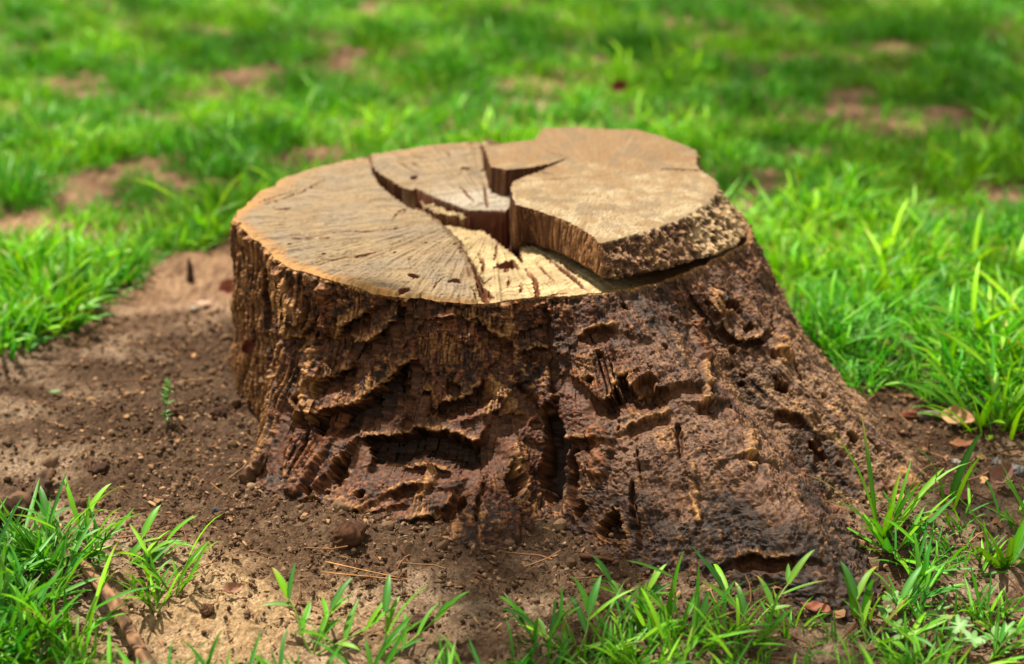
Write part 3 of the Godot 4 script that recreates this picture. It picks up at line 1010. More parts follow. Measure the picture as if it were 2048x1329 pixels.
			if down > 0.0:
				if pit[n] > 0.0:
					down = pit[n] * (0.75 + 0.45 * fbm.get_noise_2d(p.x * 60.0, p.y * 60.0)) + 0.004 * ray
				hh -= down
				col = mixc(col, mixc(rot_and_shade, Color(0.50, 0.30, 0.18), 0.5 + 1.0 * ray + 0.5 * grain), smoothstep(0.0015, 0.006, down))
			v[n] = Vector3(p.x, hh, p.y)
			c[n] = col
	# broken walls below the sawn faces: brown wood, darkened to paint the gap shade
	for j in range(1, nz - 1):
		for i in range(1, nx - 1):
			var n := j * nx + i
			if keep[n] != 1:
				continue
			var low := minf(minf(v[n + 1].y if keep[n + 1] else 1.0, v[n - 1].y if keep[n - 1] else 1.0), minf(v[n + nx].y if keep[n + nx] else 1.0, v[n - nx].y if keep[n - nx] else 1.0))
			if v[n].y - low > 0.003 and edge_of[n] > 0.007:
				c[n] = mixc(c[n], rot_and_shade, 0.85)
	var idx := PackedInt32Array()
	for j in nz - 1:
		for i in nx - 1:
			var a := j * nx + i
			var k0 := keep[a]
			var k1 := keep[a + 1]
			var k2 := keep[a + nx]
			var k3 := keep[a + nx + 1]
			if k0 and k1 and k2 and (k0 == 1 or k1 == 1 or k2 == 1):
				idx.append_array([a, a + 1, a + nx])
			if k1 and k3 and k2 and (k1 == 1 or k3 == 1 or k2 == 1):
				idx.append_array([a + 1, a + nx + 1, a + nx])
	var wood_mat := painted(0.75, 0.0, 0.35)
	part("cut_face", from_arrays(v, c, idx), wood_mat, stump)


func spline_rim_height(dg: float) -> float:
	return spline(TOP_HEIGHT, dg)


func build_slab(stump: Node3D) -> void:
	# resampled outline of the raised slab, top and bottom
	var top := PackedVector2Array()
	var low := PackedVector3Array()
	var key := PackedFloat32Array()
	var count := BLOCK.size()
	for k in count:
		var a = BLOCK[k]
		var b = BLOCK[(k + 1) % count]
		var ta := Vector2(a[0], a[1])
		var tb := Vector2(b[0], b[1])
		var steps := maxi(2, int(ta.distance_to(tb) / 0.0009))
		if k >= 30 and k < 42:
			steps = maxi(2, int(ta.distance_to(tb) / 0.003))
		for m in steps:
			var f := float(m) / steps
			top.append(ta.lerp(tb, f))
			low.append(Vector3(lerpf(a[2], b[2], f), lerpf(a[4], b[4], f), lerpf(a[3], b[3], f)))
			key.append(k + f)
	var n := top.size()
	var normal := PackedVector2Array()
	for k in n:
		var e := top[(k + 3) % n] - top[(k + n - 3) % n]
		normal.append(Vector2(-e.y, e.x).normalized())
	if Geometry2D.is_point_in_polygon(top[n / 2] + normal[n / 2] * 0.004, top):
		for k in n:
			normal[k] = -normal[k]
	var edge := PackedVector2Array()
	for k in n:
		var jag := 0.0014 * simple.get_noise_2d(top[k].x * 130.0, top[k].y * 130.0) + 0.0007 * simple.get_noise_2d(top[k].x * 420.0, top[k].y * 420.0)
		edge.append(top[k] + normal[k] * jag)
	var rows_n := 46
	var v := PackedVector3Array()
	var c := PackedColorArray()
	v.resize(n * rows_n)
	c.resize(n * rows_n)
	var dark := Color(0.25, 0.16, 0.11)
	var mid := Color(0.43, 0.31, 0.22)
	var tan_ := Color(0.66, 0.52, 0.34)
	var pale := Color(0.78, 0.71, 0.58)
	for j in rows_n:
		var t := float(j) / (rows_n - 1)
		for k in n:
			var y_top := slab_height(edge[k])
			var b := low[k]
			var q := Vector3(edge[k].x, y_top, edge[k].y).lerp(b, t)
			var out := Vector3(normal[k].x, 0.15, normal[k].y).normalized()
			var bark := smoothstep(20.0, 20.35, key[k]) * smoothstep(43.5, 42.0, key[k])
			var coral := smoothstep(23.5, 25.0, key[k] + 0.6 * (t - 0.5)) * smoothstep(30.0, 27.5, key[k])
			var warp := q + 0.003 * Vector3(simple.get_noise_3dv(q * 90.0), 0, simple.get_noise_3dv(q * 90.0 + Vector3.ONE * 9.0))
			var pt := cell.get_noise_3dv(warp * 105.0) + 1.0
			var pt2 := cell.get_noise_3dv(warp * 46.0) + 1.0
			var pits := maxf(smoothstep(0.46, 0.22, pt), smoothstep(0.40, 0.22, pt2))
			var mid_n := fbm.get_noise_3dv(q * 90.0)
			var grain := simple.get_noise_3dv(q * 600.0)
			var fib := simple.get_noise_3d(q.x * 520.0, q.y * 30.0, q.z * 520.0)
			var fib2 := simple.get_noise_3d(q.x * 170.0, q.y * 12.0, q.z * 170.0)
			var d_bark := 0.0050 * mid_n + 0.0012 * grain - 0.0075 * pits * (0.25 + 0.75 * coral) + 0.003 * fib2 + 0.005 * simple.get_noise_3dv(q * 36.0) * sin(PI * t)
			var d_face := 0.0010 * fib + 0.0020 * fib2 + 0.0002 * grain
			d_face -= 0.004 * smoothstep(0.35, 0.0, absf(fib2 + 0.25)) * smoothstep(0.5, 1.0, t) * 0.6
			var d := lerpf(d_face, d_bark, bark) * smoothstep(0.0, 0.10, t)
			if t > 0.94:
				d -= 0.003 * (t - 0.94) / 0.06
			v[j * n + k] = q + out * d
			var face := mixc(Color(0.30, 0.18, 0.115), Color(0.60, 0.44, 0.27), 0.10 + 0.55 * smoothstep(13.0, 19.5, key[k]) + 0.65 * fib + 0.45 * fib2)
			var bk := mixc(dark, mid, 0.5 + 0.9 * mid_n + 0.4 * grain)
			bk = mixc(bk, tan_, 0.6 * smoothstep(0.05, 0.5, fib2 + 0.4 * fib))
			bk = mixc(bk, mixc(pale, tan_, 0.3 + mid_n), coral * (0.80 + 0.6 * mid_n - 0.7 * pits))
			bk = mixc(bk, Color(0.26, 0.18, 0.13), coral * pits * 0.6)
			var col := mixc(face, bk, bark)
			col = mixc(col, pale, 0.9 * smoothstep(0.10, 0.0, t + 0.05 * grain) * bark)
			c[j * n + k] = mixc(col, Color(col.r * 0.62, col.g * 0.58, col.b * 0.55), 0.3 - 1.0 * grain)
	var idx := PackedInt32Array()
	for j in rows_n - 1:
		for k in n:
			var k2 := (k + 1) % n
			idx.append_array([j * n + k, j * n + k2, (j + 1) * n + k, j * n + k2, (j + 1) * n + k2, (j + 1) * n + k])
	# the outline runs clockwise seen from above when its area is negative; keep the faces outwards
	var f := (v[n + 20] - v[20]).cross(v[21] - v[20])
	if f.dot(Vector3(normal[20].x, 0, normal[20].y)) < 0.0:
		for m in range(0, idx.size(), 3):
			var sw := idx[m]
			idx[m] = idx[m + 1]
			idx[m + 1] = sw
	# the sawn underside closes the slab
	var under := PackedVector2Array()
	for k in range(0, n, 6):
		under.append(Vector2(v[(rows_n - 1) * n + k].x, v[(rows_n - 1) * n + k].z))
	var tri := Geometry2D.triangulate_polygon(under)
	var split := part("split_slab", from_arrays(v, c, idx), painted(0.75, 0.0, 0.4), stump)
	if tri.size():
		var uv := PackedVector3Array()
		var uc := PackedColorArray()
		for k in under.size():
			uv.append(v[(rows_n - 1) * n + k * 6])
			uc.append(Color(0.62, 0.48, 0.30))
		part("slab_underside", from_arrays(uv, uc, tri), painted(0.8), split)
	# sawn top of the slab
	var x0 := -0.045
	var z0 := -0.40
	var dx := 0.0009
	var dz := 0.0016
	var nx := int(0.29 / dx)
	var nz := int(0.56 / dz)
	var sv := PackedVector3Array()
	var sc := PackedColorArray()
	var inside := PackedByteArray()
	sv.resize(nx * nz)
	sc.resize(nx * nz)
	inside.resize(nx * nz)
	for j in nz:
		for i in nx:
			if Geometry2D.is_point_in_polygon(Vector2(x0 + i * dx, z0 + j * dz), edge):
				inside[j * nx + i] = 1
	var cracks := [[0.0005, 0.004, [0.0015, -0.108, 0.06, -0.125, 0.12, -0.142]], [0.0010, 0.008, [0.172, -0.166, 0.195, -0.163, 0.216, -0.160]]]
	for j in nz:
		for i in nx:
			var m := j * nx + i
			var p := Vector2(x0 + i * dx, z0 + j * dz)
			var near := inside[m] == 1
			if not near:
				for o in [-1, 1, -nx, nx, nx - 1, 1 - nx]:
					var q: int = m + o
					if q >= 0 and q < nx * nz and inside[q] == 1:
						near = true
				if not near:
					continue
				var best := 1e9
				var at := p
				for k in n:
					var dd := edge[k].distance_squared_to(p)
					if dd < best:
						best = dd
						at = edge[k]
				p = at
				inside[m] = 2
			var from_pith := p - Vector2(0.10, -0.12)
			var ang := from_pith.angle()
			var rp := from_pith.length()
			var ray := simple.get_noise_2d(ang * 42.0, rp * 8.0)
			var ray2 := simple.get_noise_2d(ang * 15.0 + 5.0, rp * 5.0)
			var grain := simple.get_noise_2d(p.x * 700.0, p.y * 500.0)
			var wide := fbm.get_noise_2d(p.x * 16.0 + 2.0, p.y * 12.0)
			var swirl := simple.get_noise_2d((p.x * 0.92 + p.y * 0.25) * 260.0 + 5.0 * wide, (p.y * 0.9 - p.x * 0.3) * 16.0)
			var hh := slab_height(p) + 0.0004 * ray + 0.0004 * swirl + 0.0002 * grain + 0.0008 * wide
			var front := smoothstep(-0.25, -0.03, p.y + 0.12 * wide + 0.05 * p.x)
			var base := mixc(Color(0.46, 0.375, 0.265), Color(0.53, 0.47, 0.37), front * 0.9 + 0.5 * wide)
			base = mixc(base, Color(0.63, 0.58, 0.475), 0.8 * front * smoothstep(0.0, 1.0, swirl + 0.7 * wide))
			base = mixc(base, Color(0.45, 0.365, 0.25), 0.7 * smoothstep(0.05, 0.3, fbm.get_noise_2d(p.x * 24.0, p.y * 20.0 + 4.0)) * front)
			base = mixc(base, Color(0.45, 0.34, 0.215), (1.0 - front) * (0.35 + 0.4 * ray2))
			base = mixc(base, Color(0.40, 0.345, 0.275), 0.55 * smoothstep(0.08, 0.34, fbm.get_noise_2d(p.x * 19.0 + 8.0, p.y * 11.0)))
			base = mixc(base, Color(0.40, 0.31, 0.21), 0.22 * smoothstep(0.2, 0.9, sin(rp * 1900.0 + 6.0 * wide + 3.0 * simple.get_noise_2d(p.x * 22.0, p.y * 22.0))))
			base = mixc(base, Color(0.34, 0.27, 0.20), 0.5 * smoothstep(0.35, 0.75, simple.get_noise_2d((p.x + 0.25 * p.y) * 420.0, (p.y - 0.2 * p.x) * 40.0)))
			base = mixc(base, Color(base.r * 0.76, base.g * 0.72, base.b * 0.66), 0.22 - 0.13 * ray - 0.45 * grain)
			for l in cracks:
				var cp := outline_of(l[2])
				for s in cp.size() - 1:
					var e := cp[s + 1] - cp[s]
					var t := clampf((p - cp[s]).dot(e) / e.length_squared(), 0.0, 1.0)
					var dist := (p - cp[s] - e * t).length() + 0.0006 * grain
					var g: float = 1.0 - smoothstep(0.6, 1.3, dist / (l[0] * 1.2))
					if g > 0.0:
						hh -= l[1] * g
						base = mixc(base, Color(0.34, 0.22, 0.14), g)
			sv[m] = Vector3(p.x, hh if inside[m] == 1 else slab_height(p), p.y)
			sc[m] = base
	var si := PackedInt32Array()
	for j in nz - 1:
		for i in nx - 1:
			var a := j * nx + i
			var k0 := inside[a]
			var k1 := inside[a + 1]
			var k2 := inside[a + nx]
			var k3 := inside[a + nx + 1]
			if k0 and k1 and k2 and (k0 == 1 or k1 == 1 or k2 == 1):
				si.append_array([a, a + 1, a + nx])
			if k1 and k3 and k2 and (k1 == 1 or k3 == 1 or k2 == 1):
				si.append_array([a + 1, a + nx + 1, a + nx])
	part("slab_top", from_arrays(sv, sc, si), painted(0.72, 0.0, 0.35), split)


func slab_height(p: Vector2) -> float:
	return 0.225 + 0.0010 * simple.get_noise_2d(p.x * 12.0, p.y * 12.0)


# ------------------------------------------------------------------ grass

func blade(st: SurfaceTool, base: Vector3, az: float, length: float, width: float, lean: float, bend: float, twist: float, col: Color, segs := 6, curl := 0.0) -> void:
	var p := base
	var ring := []
	var dry := rng.randf() < 0.15
	for k in segs + 1:
		var t := float(k) / segs
		var a := lean + bend * t * t
		var azk := az + curl * t
		var dir := Vector3(sin(a) * cos(azk), cos(a), sin(a) * sin(azk))
		var side := Vector3(-sin(azk), 0, cos(azk)).rotated(dir, twist * (0.4 + 0.6 * t))
		var up := side.cross(dir)
		var prof := (0.55 + 0.45 * smoothstep(0.0, 0.3, t)) * pow(maxf(0.0, 1.0 - pow(t, 2.4)), 0.75)
		var hw := width * 0.5 * prof
		ring.append([p - side * hw + up * hw * 0.35, p, p + side * hw + up * hw * 0.35, t])
		p += dir * length / segs
	for k in segs:
		var a = ring[k]
		var b = ring[k + 1]
		var ca := mixc(Color(col.r * 1.12, col.g * 1.02, col.b * 0.9), col, a[3] * 2.0)
		var cb := mixc(Color(col.r * 1.12, col.g * 1.02, col.b * 0.9), col, b[3] * 2.0)
		if dry:
			ca = mixc(ca, Color(0.55, 0.46, 0.20), smoothstep(0.55, 1.0, a[3]))
			cb = mixc(cb, Color(0.55, 0.46, 0.20), smoothstep(0.55, 1.0, b[3]))
		var rib_a := mixc(ca, Color(0.75, 0.85, 0.5), 0.16)
		var rib_b := mixc(cb, Color(0.75, 0.85, 0.5), 0.16)
		for h in 2:
			var c0 := ca if h == 0 else rib_a
			var c1 := rib_a if h == 0 else ca
			var c2 := cb if h == 0 else rib_b
			var c3 := rib_b if h == 0 else cb
			st.set_color(c0); st.add_vertex(a[h])
			st.set_color(c2); st.add_vertex(b[h])
			st.set_color(c1); st.add_vertex(a[h + 1])
			if k < segs - 1:
				st.set_color(c1); st.add_vertex(a[h + 1])
				st.set_color(c2); st.add_vertex(b[h])
				st.set_color(c3); st.add_vertex(b[h + 1])


func finish(st: SurfaceTool) -> ArrayMesh:
	st.index()
	st.generate_normals()
	return st.commit()


func fresh() -> SurfaceTool:
	var st := SurfaceTool.new()
	st.begin(Mesh.PRIMITIVE_TRIANGLES)
	return st


func stem(st: SurfaceTool, pts: PackedVector3Array, r0: float, r1: float, col: Color) -> void:
	var sides := 5
	var prev := []
	for k in pts.size():
		var d := (pts[mini(k + 1, pts.size() - 1)] - pts[maxi(k - 1, 0)]).normalized()
		var u := d.cross(Vector3(0.31, 0.9, 0.2)).normalized()
		var w := u.cross(d)
		var r := lerpf(r0, r1, float(k) / (pts.size() - 1))
		var now := []
		for s in sides:
			var a := TAU * s / sides
			now.append(pts[k] + (u * cos(a) + w * sin(a)) * r)
		if k > 0:
			for s in sides:
				var s2 := (s + 1) % sides
				st.set_color(col)
				st.add_vertex(prev[s]); st.add_vertex(now[s]); st.add_vertex(prev[s2])
				st.add_vertex(prev[s2]); st.add_vertex(now[s]); st.add_vertex(now[s2])
		prev = now


func leaf_green() -> Color:
	var c := Color(0.33, 0.60, 0.07)
	var t := rng.randf()
	if t < 0.35:
		c = Color(0.46, 0.68, 0.06)
	elif t > 0.8:
		c = Color(0.23, 0.52, 0.13)
	if rng.randf() < 0.012:
		c = Color(0.55, 0.50, 0.26)
	return c * rng.randf_range(0.78, 1.12)


func turf_clump(blades: int, tall: float, spread: float, wide: float) -> ArrayMesh:
	var st := fresh()
	for b in blades:
		var az := rng.randf() * TAU
		var rr := spread * sqrt(rng.randf())
		blade(st, Vector3(rr * cos(az), -0.004, rr * sin(az)), az + rng.randf_range(-0.9, 0.9), tall * rng.randf_range(0.5, 1.15), wide * rng.randf_range(0.6, 1.15), rng.randf_range(0.05, 0.95), rng.randf_range(0.2, 1.7), rng.randf_range(-0.9, 0.9), leaf_green(), 5, rng.randf_range(-0.4, 0.4))
	return finish(st)


var leaf_mat: StandardMaterial3D


func sprawl_clump(stems: int, leaf_length: float, wide: float) -> ArrayMesh:
	var st := fresh()
	for s in stems:
		var az := rng.randf() * TAU
		var lean := rng.randf_range(0.5, 1.3)
		var pts := sprig_shape(st, az, rng.randf_range(0.03, 0.065), lean, wide, null)
		var side := 1.0
		for k in [2, 3, 5, 6, 8]:
			if rng.randf() < 0.25:
				continue
			blade(st, pts[k], az + side * rng.randf_range(0.1, 1.3), leaf_length * rng.randf_range(0.4, 1.4), wide * rng.randf_range(0.7, 1.15), rng.randf_range(0.4, 1.2), rng.randf_range(0.0, 1.0), rng.randf_range(-0.7, 0.7), leaf_green(), 5, rng.randf_range(-0.3, 0.3))
			side = -side
	return finish(st)


func scatter(called: String, meshes: Array, places: Array, tints: Array, material: Material) -> void:
	# one stuff object: a MultiMesh for each of the variants, under one node
	var root := Node3D.new()
	root.name = called
	root.set_meta("kind", "stuff")
	add_child(root, true)
	for k in meshes.size():
		var mm := MultiMesh.new()
		mm.transform_format = MultiMesh.TRANSFORM_3D
		mm.use_colors = true
		mm.mesh = meshes[k]
		mm.instance_count = places[k].size()
		for i in places[k].size():
			mm.set_instance_transform(i, places[k][i])
			mm.set_instance_color(i, tints[k][i])
		var o := MultiMeshInstance3D.new()
		o.name = called
		o.multimesh = mm
		o.material_override = material
		o.set_meta("kind", "stuff")
		root.add_child(o, true)


func build_grass() -> void:
	var meshes := []
	for k in 8:
		meshes.append(turf_clump(15, 0.052 + 0.004 * (k % 3), 0.024, 0.0052))
	var low := []
	for k in 6:
		meshes.append(sprawl_clump(3 + k % 3, 0.045, 0.0050))
	var places := []
	var tints := []
	for k in meshes.size():
		places.append([])
		tints.append([])
	# near strip dense, thinning out with distance beyond the frame
	for band in [[0.85, 0.30, 0.0195], [0.30, -0.3, 0.023], [-0.3, -1.3, 0.022], [-1.3, -3.6, 0.028], [-3.6, -9.0, 0.075]]:
		var z: float = band[0]
		while z > band[1]:
			var half := 0.75 + (1.93 - z) * 0.30
			var x := -half
			while x < half:
				var px: float = x + rng.randf_range(-0.5, 0.5) * band[2]
				var pz: float = z + rng.randf_range(-0.5, 0.5) * band[2]
				x += band[2]
				var d := turf_at(px, pz)
				if rng.randf() > d * 1.15:
					continue
				var rel := Vector2(px, pz) - CENTRE
				if rel.length() < 0.62 and rel.length() < spline(BASE, fposmod(rad_to_deg(rel.angle()), 360.0)) + 0.012:
					continue
				if Geometry2D.get_closest_point_to_segment(Vector2(px, pz), Vector2(-0.372, 0.44), Vector2(-0.29, 0.60)).distance_to(Vector2(px, pz)) < 0.040:
					continue
				var front := pz > 0.12 or (px > 0.28 and pz > -0.35)
				var shrink := 0.82 if pz > 0.2 else lerpf(0.86 if px > 0.25 else 1.0, 0.72, smoothstep(-0.3, -0.9, pz))
				if front and rng.randf() < 0.12:
					continue
				var k := 8 + rng.randi() % 6 if (front and rng.randf() < 0.75) or rng.randf() < 0.15 else rng.randi() % 8
				var tall := 0.75 + 0.55 * (0.5 + simple.get_noise_2d(px * 5.0, pz * 5.0 + 2.0)) * (0.6 + 0.4 * d)
				if d < 0.7:
					tall *= 0.8
				var b := Basis(Vector3.UP, rng.randf() * TAU).scaled(Vector3(1, 1, 1) * tall * shrink * rng.randf_range(0.75, 1.2) * (1.0 + 0.8 * smoothstep(-3.4, -5.0, pz)))
				places[k].append(Transform3D(b, Vector3(px, soil_height(px, pz) - 0.002, pz)))
				var yellow := clampf(0.45 + 2.0 * simple.get_noise_2d(px * 2.4 + 9.0, pz * 2.4), 0.0, 1.0) * rng.randf_range(0.6, 1.3)  # patchy yellow tint, widened to paint sunlit patches into the lawn
				if pz > 0.1:
					tints[k].append(mixc(Color(0.66, 0.84, 0.80), Color(0.95, 1.0, 0.75), yellow))
				else:
					tints[k].append(mixc(Color(0.80, 0.97, 0.92), Color(1.16, 1.14, 0.78), yellow))
			z -= band[2]
	scatter("grass", meshes, places, tints, leaf_mat)


# ------------------------------------------------------------------ litter on the soil

func lump_mesh(seed_at: float, flat: float) -> ArrayMesh:
	var s := SphereMesh.new()
	s.radius = 1.0
	s.height = 2.0
	s.radial_segments = 8
	s.rings = 5
	var a := s.get_mesh_arrays()
	var v: PackedVector3Array = a[Mesh.ARRAY_VERTEX]
	for k in v.size():
		var q := v[k]
		q *= 1.0 + 0.45 * simple.get_noise_3dv(q * 1.3 + Vector3.ONE * seed_at)
		q.y *= flat
		v[k] = q
	return from_arrays(v, PackedColorArray(), a[Mesh.ARRAY_INDEX])


func chip_mesh(seed_at: float) -> ArrayMesh:
	var st := fresh()
	var w := 0.28 + 0.1 * sin(seed_at)
	var pts := [Vector3(-1, 0, -w * 0.5), Vector3(0.2, 0.12, -w), Vector3(1, 0.02, -w * 0.2), Vector3(0.7, 0.05, w * 0.8), Vector3(-0.5, 0.14, w)]
	for k in range(1, 4):
		st.add_vertex(pts[0]); st.add_vertex(pts[k]); st.add_vertex(pts[k + 1])
		st.add_vertex(pts[0] - Vector3(0, 0.1, 0)); st.add_vertex(pts[k + 1] - Vector3(0, 0.1, 0)); st.add_vertex(pts[k] - Vector3(0, 0.1, 0))
	for k in 5:
		var a: Vector3 = pts[k]
		var b: Vector3 = pts[(k + 1) % 5]
		st.add_vertex(a); st.add_vertex(a - Vector3(0, 0.1, 0)); st.add_vertex(b)
		st.add_vertex(b); st.add_vertex(a - Vector3(0, 0.1, 0)); st.add_vertex(b - Vector3(0, 0.1, 0))
	st.generate_normals()
	return st.commit()


func scrap_mesh(seed_at: float) -> ArrayMesh:
	var st := fresh()
	var ring := []
	for k in 9:
		var a := TAU * k / 9.0
		var r := 0.75 + 0.5 * simple.get_noise_2d(cos(a) * 1.4 + seed_at * 7.0, sin(a) * 1.4)
		ring.append(Vector3(r * cos(a), 0.22 * simple.get_noise_2d(a * 1.5, seed_at) + 0.18 * r * sin(2.0 * a), 0.62 * r * sin(a)))
	for k in 9:
		st.add_vertex(Vector3.ZERO); st.add_vertex(ring[k]); st.add_vertex(ring[(k + 1) % 9])
	return finish(st)


func straw_mesh() -> ArrayMesh:
	var st := fresh()
	stem(st, PackedVector3Array([Vector3(-1, 0, 0), Vector3(-0.4, 0.06, 0.08), Vector3(0.3, 0.03, 0.05), Vector3(1, 0.08, -0.1)]), 0.045, 0.03, Color.WHITE)
	return finish(st)


func build_litter() -> void:
	var soil_mat := painted(0.95, 0.0, 0.25)
	var meshes := [lump_mesh(1.0, 0.7), lump_mesh(4.0, 0.6), lump_mesh(8.0, 0.8)]
	var places := [[], [], []]
	var tints := [[], [], []]
	for n in 95000:
		var x := rng.randf_range(-0.72, 0.72)
		var z := rng.randf_range(-0.35, 0.70)
		var near := Vector2(x, z + 0.02).length()
		if near < 0.27 or rng.randf() > 0.35 + 0.65 * smoothstep(0.60, 0.42, near):
			continue
		if rng.randf() > 0.5 + 0.9 * fbm.get_noise_2d(x * 14.0, z * 14.0):
			continue
		var size := 0.0006 + 0.0024 * pow(rng.randf(), 4.0)
		if rng.randf() < 0.012 + 0.03 * smoothstep(0.50, 0.38, near):
			size *= rng.randf_range(1.8, 3.4)
		var k := rng.randi() % 3
		var b := Basis.from_euler(Vector3(rng.randf() * TAU, rng.randf() * TAU, rng.randf() * TAU)).scaled(Vector3(1, 0.9, 1) * size)
		places[k].append(Transform3D(b, Vector3(x, soil_height(x, z) + size * 0.3 + 0.001, z)))
		var dark := mixc(Color(0.23, 0.17, 0.13), Color(0.48, 0.39, 0.305), rng.randf())
		tints[k].append(dark if rng.randf() > 0.03 else Color(0.58, 0.48, 0.38))
	scatter("soil_crumbs", meshes, places, tints, soil_mat)
	var chips := [chip_mesh(0.3), chip_mesh(2.2)]
	places = [[], []]
	tints = [[], []]
	for n in 15000:
		var x := rng.randf_range(-0.70, 0.72)
		var z := rng.randf_range(-0.30, 0.68)
		var near := Vector2(x, z + 0.02).length()
		if near < 0.28 or rng.randf() > 0.25 + 0.75 * smoothstep(0.58, 0.42, near):
			continue
		var k := rng.randi() % 2
		var size := 0.0016 + 0.0045 * pow(rng.randf(), 3.0)
		var b := Basis.from_euler(Vector3(rng.randf_range(-0.5, 0.5), rng.randf() * TAU, rng.randf_range(-0.5, 0.5))).scaled(Vector3(1, 1, 0.9) * size)
		places[k].append(Transform3D(b, Vector3(x, soil_height(x, z) + 0.0022, z)))
		tints[k].append(mixc(Color(0.24, 0.16, 0.12), Color(0.62, 0.49, 0.36), pow(rng.randf(), 2.2)))
	scatter("wood_crumbs", chips, places, tints, soil_mat)
	# scraps of dry leaf and straw
	var scraps := [scrap_mesh(1.0), scrap_mesh(3.1), straw_mesh()]
	places = [[], [], []]
	tints = [[], [], []]
	for n in 2600:
		var x := rng.randf_range(-0.70, 0.75)
		var z := rng.randf_range(-0.30, 0.66)
		var rel := Vector2(x, z) - CENTRE
		if rel.length() < spline(BASE, fposmod(rad_to_deg(rel.angle()), 360.0)) + 0.004:
			continue
		if rng.randf() > (1.0 if x > 0.28 else 0.30):
			continue
		var k := 2 if rng.randf() < 0.6 else rng.randi() % 2
		var size := rng.randf_range(0.004, 0.011) if k < 2 else rng.randf_range(0.006, 0.024)
		if x < 0.28 and k < 2:
			size *= 0.55
		var b := Basis.from_euler(Vector3(rng.randf_range(-0.35, 0.35), rng.randf() * TAU, rng.randf_range(-0.35, 0.35))).scaled(Vector3.ONE * size)
		places[k].append(Transform3D(b, Vector3(x, soil_height(x, z) + 0.0045, z)))
		tints[k].append(mixc(Color(0.30, 0.20, 0.15), Color(0.58, 0.45, 0.32), rng.randf()) * rng.randf_range(0.8, 1.1))
	scatter("leaf_litter", scraps, places, tints, soil_mat)


# ------------------------------------------------------------------ the tree that shades the place

const BOUGHS := [
	# where its shade falls: x, z, radius, height of the bough, share of leaves
	[0.80, -1.50, 0.55, 5.2, 1.4], [1.25, -1.05, 0.40, 5.6, 1.1], [0.56, -1.15, 0.30, 5.0, 1.2], [1.0, -2.0, 0.45, 5.9, 1.2],
	[-0.02, 0.40, 0.14, 4.1, 0.8], [0.56, 0.20, 0.20, 4.7, 0.9], [-0.55, -0.72, 0.22, 4.9, 0.8],
	[-0.75, -2.15, 0.60, 5.8, 0.8], [-0.22, -1.0, 0.20, 5.1, 0.6], [0.30, -2.15, 0.32, 5.9, 0.7], [0.68, -0.42, 0.16, 5.0, 0.6],
	[0.05, 0.60, 0.20, 4.0, 0.6], [1.05, -2.6, 0.5, 6.1, 0.6], [-1.0, -1.2, 0.25, 5.3, 0.8]]


func limb(st: SurfaceTool, a: Vector3, b: Vector3, r0: float, r1: float, sag: float, col: Color) -> void:
	var pts := PackedVector3Array()
	for k in 13:
		var t := k / 12.0
		var q := a.lerp(b, t) + Vector3(0, sag * sin(PI * t), 0)
		q += Vector3(simple.get_noise_2d(t * 3.0, a.x + b.z), 0.6 * simple.get_noise_2d(t * 3.0, b.x + 5.0), simple.get_noise_2d(t * 3.0, b.z + 9.0)) * 0.16 * sin(PI * t)
		pts.append(q)
	stem(st, pts, r0, r1, col)


